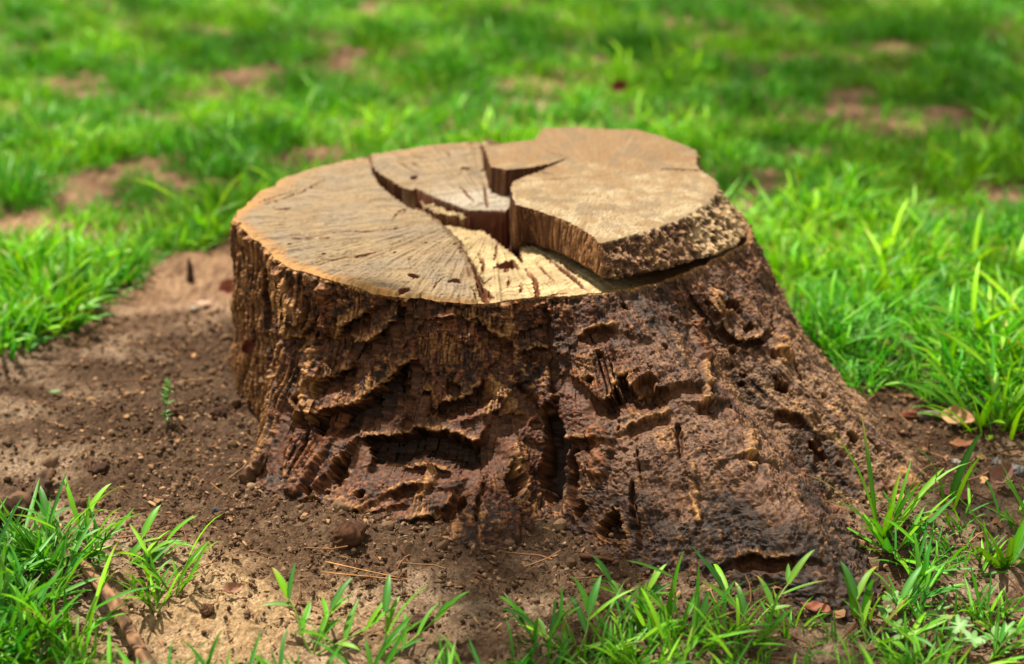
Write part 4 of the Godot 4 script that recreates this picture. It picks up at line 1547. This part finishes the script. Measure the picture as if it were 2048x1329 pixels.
func build_canopy() -> void:
	var tree := thing("shade_tree", "tall leafy tree standing beside the lawn and shading the stump", "tree", Vector3(2.8, 0, 0.55))
	var at := tree.position
	var bark := Color(0.36, 0.29, 0.23)
	var st := fresh()
	limb(st, Vector3(0, -0.1, 0), Vector3(-0.35, 4.1, 0.05), 0.17, 0.10, 0.0, bark)
	part("trunk", finish(st), painted(0.9), tree)
	var d := SUN_FROM.normalized()
	var fork := Vector3(-0.33, 3.7, 0.05)
	var boughs := BOUGHS.duplicate()
	for k in 46:
		var z := rng.randf_range(-3.6, -0.75)
		var x := rng.randf_range(-1.0, 1.0) * (0.3 + (1.93 - z) * 0.22)
		if Vector2((x + 0.02) / 0.38, (z + 1.65) / 0.6).length() < 1.0 or Vector2((x - 0.5) / 0.35, (z + 0.75) / 0.3).length() < 1.0:
			continue
		if fbm.get_noise_2d(x * 1.1 + 3.0, z * 1.1) > -0.12 - 0.1 * x:
			boughs.append([x, z, rng.randf_range(0.10, 0.26), rng.randf_range(4.6, 6.2), rng.randf_range(0.7, 1.2)])
	var leaf := fresh()
	var outline := [Vector3(0, 0, 0), Vector3(0.35, 0.10, 0.24), Vector3(0.7, 0.06, 0.2), Vector3(1, -0.06, 0), Vector3(0.7, 0.06, -0.2), Vector3(0.35, 0.10, -0.24)]
	for k in range(1, 5):
		leaf.add_vertex(outline[0]); leaf.add_vertex(outline[k]); leaf.add_vertex(outline[k + 1])
	var leaf_mesh := finish(leaf)
	var mm := MultiMesh.new()
	mm.transform_format = MultiMesh.TRANSFORM_3D
	mm.use_colors = true
	mm.mesh = leaf_mesh
	var where := []
	for b in boughs:
		var r: float = b[2]
		var mid: Vector3 = Vector3(b[0], 0, b[1]) + d * (b[3] / d.y) - at
		var wood := fresh()
		if b[0] < -0.3 and b[1] > -0.5:
			# round the front, clear of the stump
			var knee := Vector3(0.15, 0, 0.95) + d * (4.0 / d.y) - at
			limb(wood, fork, knee, 0.040, 0.022, 0.15, bark)
			limb(wood, knee, mid, 0.022, 0.010, 0.05, bark)
		elif b[1] < -0.5 and b[0] < 1.2:
			var back := Vector3(1.45, 0, -0.95) + d * (4.3 / d.y) - at
			limb(wood, fork, back, 0.042, 0.022, 0.15, bark)
			limb(wood, back, mid, 0.022, 0.008, 0.05, bark)
		else:
			limb(wood, fork, mid, 0.045, 0.010, 0.25, bark)
		for k in 5:
			var tip: Vector3 = mid + Vector3(rng.randf_range(-1, 1), rng.randf_range(-0.4, 0.4), rng.randf_range(-1, 1)) * r
			limb(wood, fork.lerp(mid, 0.86), tip, 0.010, 0.003, 0.03, bark)
		part("bough", finish(wood), painted(0.9), tree)
		for k in int(PI * r * r * 620.0 * b[4]):
			var q := Vector3(rng.randf_range(-1, 1), rng.randf_range(-1, 1), rng.randf_range(-1, 1))
			if q.length() > 1.0 or fbm.get_noise_3dv((mid + q * r) * 3.6) < -0.22:
				continue
			var basis := Basis.from_euler(Vector3(rng.randf_range(-0.7, 0.7), rng.randf() * TAU, rng.randf_range(-0.7, 0.7))).scaled(Vector3.ONE * rng.randf_range(0.055, 0.10))
			where.append(Transform3D(basis, mid + q * Vector3(r, r * 0.7, r)))
	mm.instance_count = where.size()
	for k in where.size():
		mm.set_instance_transform(k, where[k])
		mm.set_instance_color(k, leaf_green())
	var foliage := MultiMeshInstance3D.new()
	foliage.name = "foliage"
	foliage.multimesh = mm
	foliage.material_override = painted(0.5, 0.8)
	foliage.set_meta("kind", "stuff")
	tree.add_child(foliage, true)


# ------------------------------------------------------------------ single plants

func ground_at(x: float, z: float) -> Vector3:
	return Vector3(x, soil_height(x, z), z)


func one_blade(parent: Node3D, base: Vector3, az: float, length: float, width: float, lean: float, bend: float, twist := 0.0, curl := 0.0) -> void:
	var st := fresh()
	blade(st, base, az, length, width, lean, bend, twist, leaf_green() * Color(0.82, 0.88, 0.85), 8, curl)
	part("blade", finish(st), leaf_mat, parent)


func sprig_shape(st: SurfaceTool, az: float, length: float, lean: float, width: float, leaves: SurfaceTool) -> PackedVector3Array:
	# a creeping stem with leaves to its left and right
	var pts := PackedVector3Array()
	var p := Vector3(0, -0.003, 0)
	var n := 8
	for k in n + 1:
		pts.append(p)
		var a := lean * (0.75 + 0.35 * k / n)
		var z := az + 0.25 * sin(k * 0.9 + az)
		p += Vector3(sin(a) * cos(z), cos(a), sin(a) * sin(z)) * length / n
	stem(st, pts, 0.0012, 0.0007, Color(0.46, 0.58, 0.24))
	return pts


func tuft(label: String, x: float, z: float, blades: int, tall: float, wide: float, lean: float, category := "grass", toward := -1.0) -> void:
	var o := thing("grass_tuft", label, category, ground_at(x, z))
	for k in blades:
		var az := rng.randf() * TAU if toward < 0.0 else toward + rng.randf_range(-1.1, 1.1)
		var off := Vector3(cos(az), 0, sin(az)) * rng.randf_range(0.001, 0.012)
		one_blade(o, off - Vector3(0, 0.003, 0), az, tall * rng.randf_range(0.55, 1.15), wide * rng.randf_range(0.75, 1.2), minf(1.25, lean * rng.randf_range(0.4, 1.25)), rng.randf_range(0.1, 0.55) + 0.5 * (1.25 - minf(1.25, lean)), rng.randf_range(-0.8, 0.8), rng.randf_range(-0.5, 0.5))


func runner(label: String, x: float, z: float, stems: Array, wide: float, leaf_length: float) -> void:
	# crabgrass: stems that creep outwards with leaves left and right; each stem is [direction, length, lean]
	var o := thing("grass_tuft", label, "grass", ground_at(x, z))
	for s in stems:
		var st := fresh()
		var pts := sprig_shape(st, s[0], s[1] * 0.72, s[2] * 1.15 + 0.12, wide, null)
		part("stem", finish(st), leaf_mat, o)
		var side := 1.0
		for k in range(2, pts.size()):
			if rng.randf() < 0.3:
				continue
			var az: float = s[0] + side * rng.randf_range(0.1, 1.3)
			side = -side if rng.randf() < 0.75 else side
			one_blade(o, pts[k], az, leaf_length * rng.randf_range(0.40, 1.0), wide * rng.randf_range(0.5, 0.95), rng.randf_range(0.65, 1.5), rng.randf_range(-0.2, 1.2), rng.randf_range(-0.6, 0.6), rng.randf_range(-0.3, 0.3))
		one_blade(o, pts[pts.size() - 1], s[0], leaf_length * 0.8, wide, 0.8, 0.6)


func weed_leaf(lobes: int, size: float, col: Color) -> ArrayMesh:
	var st := fresh()
	var n := 36
	var ring := []
	for k in n + 1:
		var a := lerpf(-2.7, 2.7, float(k) / n)
		var r := size * (0.74 + 0.26 * cos(a * lobes * 1.15)) * (1.0 - 0.08 * absf(a))
		ring.append(Vector3(r * cos(a), 0.12 * size * sin(a * 3.0) + 0.10 * r, r * sin(a)))
	for k in n:
		st.set_color(col * 1.08); st.add_vertex(Vector3.ZERO)
		st.set_color(col); st.add_vertex(ring[k])
		st.set_color(col); st.add_vertex(ring[k + 1])
	return finish(st)


func build_plants() -> void:
	tuft("tall narrow green tuft growing against the right root of the stump", 0.350, 0.318, 16, 0.105, 0.0062, 0.6)
	tuft("low fan of drooping blades in front of the tall tuft at the right root", 0.352, 0.352, 10, 0.075, 0.0080, 1.15)
	tuft("single leaning stalk with a long bent blade right of the stump root", 0.420, 0.258, 4, 0.085, 0.0085, 0.45, "grass", -0.9)
	tuft("pale green tuft at the right edge of the picture beside the bare soil", 0.452, 0.374, 12, 0.080, 0.0080, 0.7)
	tuft("sprawling tuft with long blades arching over the soil right of the stump", 0.505, 0.05, 10, 0.095, 0.0080, 1.05, "grass", 2.6)
	tuft("bright sunlit tuft left of the bare path of soil, nearest the left edge", -0.585, -0.345, 16, 0.085, 0.0085, 0.6)
	tuft("pair of upright blades touching the tip of the front right root", 0.303, 0.468, 3, 0.070, 0.0085, 0.2)
	runner("creeping grass sprig pointing at the stump, right end of the front left turf", -0.350, 0.378, [[-0.35, 0.06, 0.95], [0.25, 0.05, 1.1], [-1.1, 0.045, 0.8]], 0.0085, 0.045)
	runner("leafy grass sprig between the fallen stick and the soil at front left", -0.415, 0.372, [[-0.9, 0.07, 0.7], [-2.0, 0.06, 0.6], [0.4, 0.05, 1.0]], 0.0080, 0.050)
	runner("grass sprig with stems arching up left at the bottom edge below the stump", -0.165, 0.545, [[-2.2, 0.075, 0.6], [-0.9, 0.06, 0.5], [-0.2, 0.07, 1.0]], 0.0075, 0.042)
	runner("grass sprig with one upright oval blade at the bottom edge below the stump", -0.105, 0.550, [[-1.5, 0.06, 0.25], [-0.4, 0.08, 0.85]], 0.0075, 0.045)
	runner("thin forked sprig standing on the soil just below the front right root", 0.105, 0.478, [[-2.3, 0.055, 0.7], [-0.8, 0.04, 0.6]], 0.0065, 0.038)
	runner("sprig with a long blade slanting up to the right across the front right root", 0.205, 0.498, [[-0.7, 0.075, 0.85], [-2.3, 0.06, 0.8]], 0.0075, 0.050)
	runner("wide green sprig at the bottom edge right of centre below the bare soil", 0.055, 0.545, [[-2.7, 0.07, 0.9], [-1.2, 0.06, 0.6], [0.1, 0.08, 1.0]], 0.0080, 0.048)
	runner("dense sprig at the bottom right beside the lobed weeds", 0.300, 0.520, [[-1.9, 0.06, 0.5], [-0.8, 0.08, 0.9], [0.2, 0.06, 1.0]], 0.0080, 0.048)
	# seedling on the bare soil
	var s := thing("seedling", "small thin seedling with tiny leaves on the bare soil left of the stump", "seedling", ground_at(-0.366, 0.062))
	var st := fresh()
	var pts := PackedVector3Array()
	for k in 7:
		pts.append(Vector3(-0.0035 * sin(k * 0.8), -0.002 + 0.0075 * k, 0.002 * sin(k * 1.3)))
	stem(st, pts, 0.0009, 0.0005, Color(0.40, 0.50, 0.25))
	part("stem", finish(st), leaf_mat, s)
	for k in 22:
		var at := pts[1 + k % 6] + Vector3(0, rng.randf_range(-0.002, 0.003), 0)
		var lf := fresh()
		blade(lf, at, rng.randf() * TAU, rng.randf_range(0.007, 0.013), 0.0042, rng.randf_range(0.6, 1.4), 0.5, 0.0, Color(0.26, 0.46, 0.16), 4)
		part("leaf", finish(lf), leaf_mat, s)
	# pale lobed weeds in the front right corner
	var w := thing("lobed_weed", "low weed with a pale lobed leaf below the front right root", "weed", ground_at(0.342, 0.480))
	for k in 5:
		var lf := part("leaf", weed_leaf(5, rng.randf_range(0.009, 0.014), Color(0.40, 0.56, 0.30)), leaf_mat, w)
		lf.position = Vector3(rng.randf_range(-0.025, 0.025), rng.randf_range(0.008, 0.020), rng.randf_range(-0.02, 0.02))
		lf.rotation = Vector3(rng.randf_range(-0.4, 0.4), rng.randf() * TAU, rng.randf_range(-0.3, 0.3))
	var w2 := thing("lobed_weed", "low weed with pale scalloped leaves in the bottom right corner", "weed", ground_at(0.400, 0.540))
	for k in 6:
		var lf := part("leaf", weed_leaf(6, rng.randf_range(0.010, 0.015), Color(0.42, 0.58, 0.34)), leaf_mat, w2)
		lf.position = Vector3(rng.randf_range(-0.03, 0.02), rng.randf_range(0.010, 0.024), rng.randf_range(-0.02, 0.02))
		lf.rotation = Vector3(rng.randf_range(-0.4, 0.4), rng.randf() * TAU, rng.randf_range(-0.3, 0.3))


# ------------------------------------------------------------------ fallen things

func dry_leaf(label: String, x: float, z: float, size: float, col: Color, curl: float, turn: float, tilt := Vector3.ZERO, lift := 0.004, height := -1.0) -> void:
	var st := fresh()
	var nu := 12
	var nv := 6
	var at := func(i: int, j: int) -> Vector3:
		var t := float(i) / nu
		var f := float(j) / nv * 2.0 - 1.0
		var hw := size * 0.30 * pow(sin(PI * pow(t, 0.85)), 0.8)
		var bend := curl * (t - 0.5)
		var q := Vector3((t - 0.5) * size * (1.0 - 0.1 * absf(curl)), size * (0.22 * curl * (t - 0.5) * (t - 0.5) * 4.0 + 0.25 * absf(curl) * f * f * sin(PI * t)), f * hw)
		q.y += size * 0.05 * simple.get_noise_2d(t * 4.0 + x * 50.0, f * 2.0)
		q.z += size * 0.05 * bend
		return q
	for i in nu:
		for j in nv:
			var q := [[i, j], [i + 1, j], [i, j + 1], [i + 1, j], [i + 1, j + 1], [i, j + 1]]
			for m in q:
				var f := absf(float(m[1]) / nv * 2.0 - 1.0)
				var cc := mixc(col * 0.8, col, smoothstep(0.0, 0.2, f) + 0.5 * simple.get_noise_2d(m[0] * 0.9 + z * 90.0, m[1] * 0.9))
				st.set_color(cc)
				st.add_vertex(at.call(m[0], m[1]))
	var stalk := PackedVector3Array([Vector3(-0.5 * size, 0.02 * size, 0), Vector3(-0.62 * size, 0.03 * size, 0.02 * size), Vector3(-0.75 * size, 0.01 * size, 0.05 * size)])
	stem(st, stalk, size * 0.018, size * 0.012, col * 0.7)
	var o := part(numbered("fallen_leaf"), finish(st), painted(0.7, 0.35), self)
	o.set_meta("label", label)
	o.set_meta("category", "leaf")
	o.set_meta("group", "dry fallen leaves round the stump")
	o.position = Vector3(x, (soil_height(x, z) if height < 0.0 else height) + lift, z)
	o.rotation = tilt + Vector3(0, turn, 0)


func stick(called: String, label: String, category: String, pts: PackedVector3Array, r0: float, r1: float, col: Color, knobs := 0.2) -> void:
	# a round stick along a smooth path, rough and with blunt ends
	var curve := Curve3D.new()
	for k in pts.size():
		var h := (pts[mini(k + 1, pts.size() - 1)] - pts[maxi(k - 1, 0)]) * 0.18
		curve.add_point(pts[k] - pts[0], -h, h)
	var len := curve.get_baked_length()
	var n := clampi(int(len / 0.003), 8, 90)
	var sides := 12
	var v := PackedVector3Array()
	var c := PackedColorArray()
	for k in n + 1:
		var t := float(k) / n
		var q := curve.sample_baked(t * len)
		var dir := (curve.sample_baked(minf(len, t * len + 0.002)) - curve.sample_baked(maxf(0.0, t * len - 0.002))).normalized()
		var u := dir.cross(Vector3(0.2, 0.95, 0.1)).normalized()
		var w := u.cross(dir)
		var r := lerpf(r0, r1, t) * (1.0 if k > 0 and k < n else 0.55)
		for m in sides:
			var a := TAU * m / sides
			var o := u * cos(a) + w * sin(a)
			var nn := fbm.get_noise_3dv((q + o * r) * 90.0 + pts[0] * 10.0)
			var ridge := simple.get_noise_2d(cos(a) * 2.2 + 9.0, sin(a) * 2.2 + t * len * 9.0)
			v.append(q + o * r * (1.0 + knobs * (nn + 0.7 * ridge) + 0.35 * knobs * simple.get_noise_3dv((q + o * r) * 420.0)))
			var f := simple.get_noise_2d(a * 4.0, t * len * 45.0 + pts[0].x * 100.0) + 0.7 * ridge
			c.append(mixc(col, col * 0.55, 0.4 + 0.8 * nn - 0.8 * f))
	var idx := PackedInt32Array()
	for k in n:
		for m in sides:
			var a := k * sides + m
			var b := k * sides + (m + 1) % sides
			idx.append_array([a, a + sides, b, b, a + sides, b + sides])
	for k in range(1, sides - 1):
		idx.append_array([0, k, k + 1])
		idx.append_array([n * sides, n * sides + k + 1, n * sides + k])
	var o := part(numbered(called), from_arrays(v, c, idx), painted(0.85, 0.0, 0.3), self)
	o.position = pts[0]
	o.set_meta("label", label)
	o.set_meta("category", category)


func stone(called: String, label: String, category: String, x: float, z: float, size: Vector3, col: Color, turn: float, group := "") -> void:
	var s := SphereMesh.new()
	s.radius = 1.0
	s.height = 2.0
	s.radial_segments = 26
	s.rings = 16
	var a := s.get_mesh_arrays()
	var v: PackedVector3Array = a[Mesh.ARRAY_VERTEX]
	var c := PackedColorArray()
	for k in v.size():
		var q := v[k]
		var o := Vector3(x, z, x + z) * 40.0
		var g := fbm.get_noise_3dv(q * 1.1 + o)
		v[k] = q * (1.0 + 0.42 * g + 0.10 * simple.get_noise_3dv(q * 4.0 + o)) * size
		c.append(mixc(col, col * 0.66, 0.4 + 1.1 * simple.get_noise_3dv(q * 3.0 + o)))
	var m := part(numbered(called), from_arrays(v, c, a[Mesh.ARRAY_INDEX]), painted(0.9, 0.0, 0.3), self)
	m.position = ground_at(x, z) + Vector3(0, size.y * 0.45, 0)
	m.rotation.y = turn
	m.set_meta("label", label)
	m.set_meta("category", category)
	if group:
		m.set_meta("group", group)


func build_small_things() -> void:
	dry_leaf("curled purplish brown dry leaf on the soil near the right edge", 0.487, 0.205, 0.034, Color(0.50, 0.35, 0.30), 1.3, 0.9, Vector3(0.3, 0, 0.5), 0.010)
	dry_leaf("flat orange brown leaf right of the stump, above the curled one", 0.468, 0.120, 0.032, Color(0.64, 0.42, 0.28), 0.5, 0.15)
	dry_leaf("wide tan leaf on the soil beyond the orange brown one", 0.478, 0.055, 0.042, Color(0.66, 0.50, 0.36), 0.6, -0.6, Vector3(0.5, 0, 0), 0.010)
	dry_leaf("dark red brown leaf in the shade of the tall tuft at the right root", 0.432, 0.248, 0.036, Color(0.42, 0.24, 0.19), 0.5, 2.2)
	dry_leaf("pinkish brown leaf lying at the right edge below the curled leaf", 0.500, 0.285, 0.040, Color(0.60, 0.42, 0.33), 0.3, 0.5)
	dry_leaf("red brown leaf caught upright in the far grass behind the raised slab", 0.204, -1.56, 0.040, Color(0.42, 0.19, 0.13), 0.9, 0.4, Vector3(1.1, 0, 0.6), 0.045)
	dry_leaf("pink red leaf on the soil behind the left edge of the stump", -0.366, -0.395, 0.036, Color(0.58, 0.36, 0.29), 1.0, 0.6, Vector3(0.9, 0, 0.2), 0.016)
	dry_leaf("pale pinkish leaf flat on the soil left of the stump", -0.398, -0.372, 0.030, Color(0.60, 0.47, 0.38), 0.3, 0.2)
	dry_leaf("dark red leaf stuck in the crevice on the left side of the stump", -0.281, 0.048, 0.022, Color(0.36, 0.15, 0.12), 0.8, 1.2, Vector3(1.3, 0, 0.4), 0.0, 0.085)
	dry_leaf("small brown leaf fragment on the soil at lower left", -0.243, 0.452, 0.022, Color(0.52, 0.36, 0.26), 0.9, 0.7, Vector3(0.3, 0, 0), 0.005)
	dry_leaf("rust brown leaf in the soil under the front right root", 0.262, 0.472, 0.030, Color(0.50, 0.26, 0.15), 0.6, 2.6)
	var dead := ground_at(-0.379, 0.425)
	stick("fallen_stick", "thick pale brown broken stick lying in the front left grass", "stick", PackedVector3Array([dead + Vector3(-0.006, 0.024, -0.012), dead + Vector3(0.035, 0.019, 0.05), ground_at(-0.312, 0.535) + Vector3(0, 0.012, 0), ground_at(-0.285, 0.585) + Vector3(0, 0.006, 0)]), 0.0052, 0.0062, Color(0.52, 0.39, 0.29), 0.35)
	stick("rotten_branch", "dark crooked rotten branch on the soil at the left edge", "branch", PackedVector3Array([ground_at(-0.515, 0.31) + Vector3(0, 0.006, 0), ground_at(-0.487, 0.275) + Vector3(0, 0.010, 0), ground_at(-0.467, 0.232) + Vector3(0, 0.010, 0), ground_at(-0.466, 0.185) + Vector3(0, 0.014, 0)]), 0.012, 0.0050, Color(0.36, 0.27, 0.20), 0.9)
	stick("pine_needle", "long thin tan pine needle on the soil, upper of a crossing pair", "needle", PackedVector3Array([ground_at(-0.1685, 0.392) + Vector3(0, 0.006, 0), ground_at(-0.13, 0.410) + Vector3(0, 0.007, 0), ground_at(-0.0926, 0.4231) + Vector3(0, 0.005, 0)]), 0.0006, 0.0005, Color(0.78, 0.58, 0.38), 0.0)
	stick("pine_needle", "long thin tan pine needle on the soil, lower of a crossing pair", "needle", PackedVector3Array([ground_at(-0.1713, 0.4102) + Vector3(0, 0.006, 0), ground_at(-0.13, 0.420) + Vector3(0, 0.007, 0), ground_at(-0.095, 0.426) + Vector3(0, 0.006, 0)]), 0.0006, 0.0005, Color(0.72, 0.52, 0.34), 0.0)
	stick("pine_needle", "thin reddish needle lying on the sawn left face of the stump", "needle", PackedVector3Array([Vector3(-0.172, 0.1955, 0.011), Vector3(-0.150, 0.1958, 0.006), Vector3(-0.123, 0.1955, -0.018)]), 0.0006, 0.0004, Color(0.62, 0.38, 0.25), 0.0)
	stick("twig_stub", "short dark twig stub standing in the soil behind the stump's left side", "twig", PackedVector3Array([ground_at(-0.4325, -0.4885), ground_at(-0.4315, -0.4885) + Vector3(0, 0.015, 0), ground_at(-0.4345, -0.4905) + Vector3(0, 0.034, 0)]), 0.0048, 0.0016, Color(0.30, 0.22, 0.17), 0.7)
	stick("broken_twig", "pale grey broken twig lying right of the stump beneath the grass", "twig", PackedVector3Array([ground_at(0.440, 0.030) + Vector3(0, 0.005, 0), ground_at(0.468, 0.034) + Vector3(0, 0.006, 0)]), 0.0042, 0.0036, Color(0.56, 0.52, 0.48), 0.4)
	stick("wood_splinter", "red brown wood splinter next to the pale twig right of the stump", "splinter", PackedVector3Array([ground_at(0.424, 0.032) + Vector3(0, 0.004, 0), ground_at(0.440, 0.022) + Vector3(0, 0.006, 0)]), 0.0050, 0.0030, Color(0.52, 0.28, 0.20), 0.5)
	stick("wood_splinter", "wedge of broken bark with a tan tip at the foot of the left root", "splinter", PackedVector3Array([ground_at(-0.268, 0.214) + Vector3(0, 0.004, 0), ground_at(-0.255, 0.205) + Vector3(0, 0.010, 0), ground_at(-0.245, 0.200) + Vector3(0, 0.030, 0)]), 0.0085, 0.0030, Color(0.34, 0.24, 0.17), 1.1)
	stick("wood_splinter", "thin dark bark splinter on the soil in front of the stump's middle", "splinter", PackedVector3Array([ground_at(0.062, 0.375) + Vector3(0, 0.005, 0), ground_at(0.092, 0.385) + Vector3(0, 0.004, 0)]), 0.0030, 0.0016, Color(0.38, 0.25, 0.18), 0.6)
	stone("pebble", "largest grey pebble on the soil near the right edge", "pebble", 0.508, 0.180, Vector3(0.010, 0.006, 0.008), Color(0.44, 0.43, 0.43), 0.4, "grey pebbles right of the stump")
	stone("pebble", "small grey pebble just beyond the largest one at the right edge", "pebble", 0.494, 0.160, Vector3(0.006, 0.004, 0.005), Color(0.42, 0.42, 0.42), 1.4, "grey pebbles right of the stump")
	stone("pebble", "flat grey flake of stone between the orange leaf and the curled leaf", "pebble", 0.455, 0.150, Vector3(0.007, 0.003, 0.005), Color(0.50, 0.48, 0.45), 2.2, "grey pebbles right of the stump")
	stone("pebble", "small dark slate pebble on the bare soil left of the stump's front", "pebble", -0.282, 0.284, Vector3(0.0055, 0.004, 0.0045), Color(0.24, 0.25, 0.28), 0.2)
	stone("pebble", "whitish pebble on the soil behind the left side of the stump", "pebble", -0.405, -0.352, Vector3(0.007, 0.004, 0.005), Color(0.60, 0.55, 0.49), 0.8)
	stone("soil_clod", "dark clod of soil in the centre foreground between the sprigs", "clod", -0.078, 0.497, Vector3(0.011, 0.008, 0.010), Color(0.27, 0.19, 0.15), 0.3, "dark clods on the soil")
	stone("soil_clod", "dark clod of soil near the left edge above the rotten branch", "clod", -0.417, 0.170, Vector3(0.010, 0.006, 0.008), Color(0.26, 0.18, 0.14), 1.1, "dark clods on the soil")
	stone("soil_clod", "clod of soil on the sunlit sandy patch at lower left", "clod", -0.262, 0.478, Vector3(0.007, 0.005, 0.006), Color(0.34, 0.24, 0.17), 2.0, "dark clods on the soil")
	stone("soil_clod", "largest dark clod against the stump's foot below the left root", "clod", -0.150, 0.352, Vector3(0.018, 0.013, 0.014), Color(0.30, 0.20, 0.14), 0.9, "dark clods on the soil")
	stone("soil_clod", "dark clod of soil beside the seedling", "clod", -0.318, 0.035, Vector3(0.010, 0.007, 0.009), Color(0.28, 0.19, 0.15), 1.9, "dark clods on the soil")
	dry_leaf("small green fallen leaflet on the bare soil at far left", -0.517, -0.062, 0.016, Color(0.33, 0.46, 0.24), 0.5, 0.5)
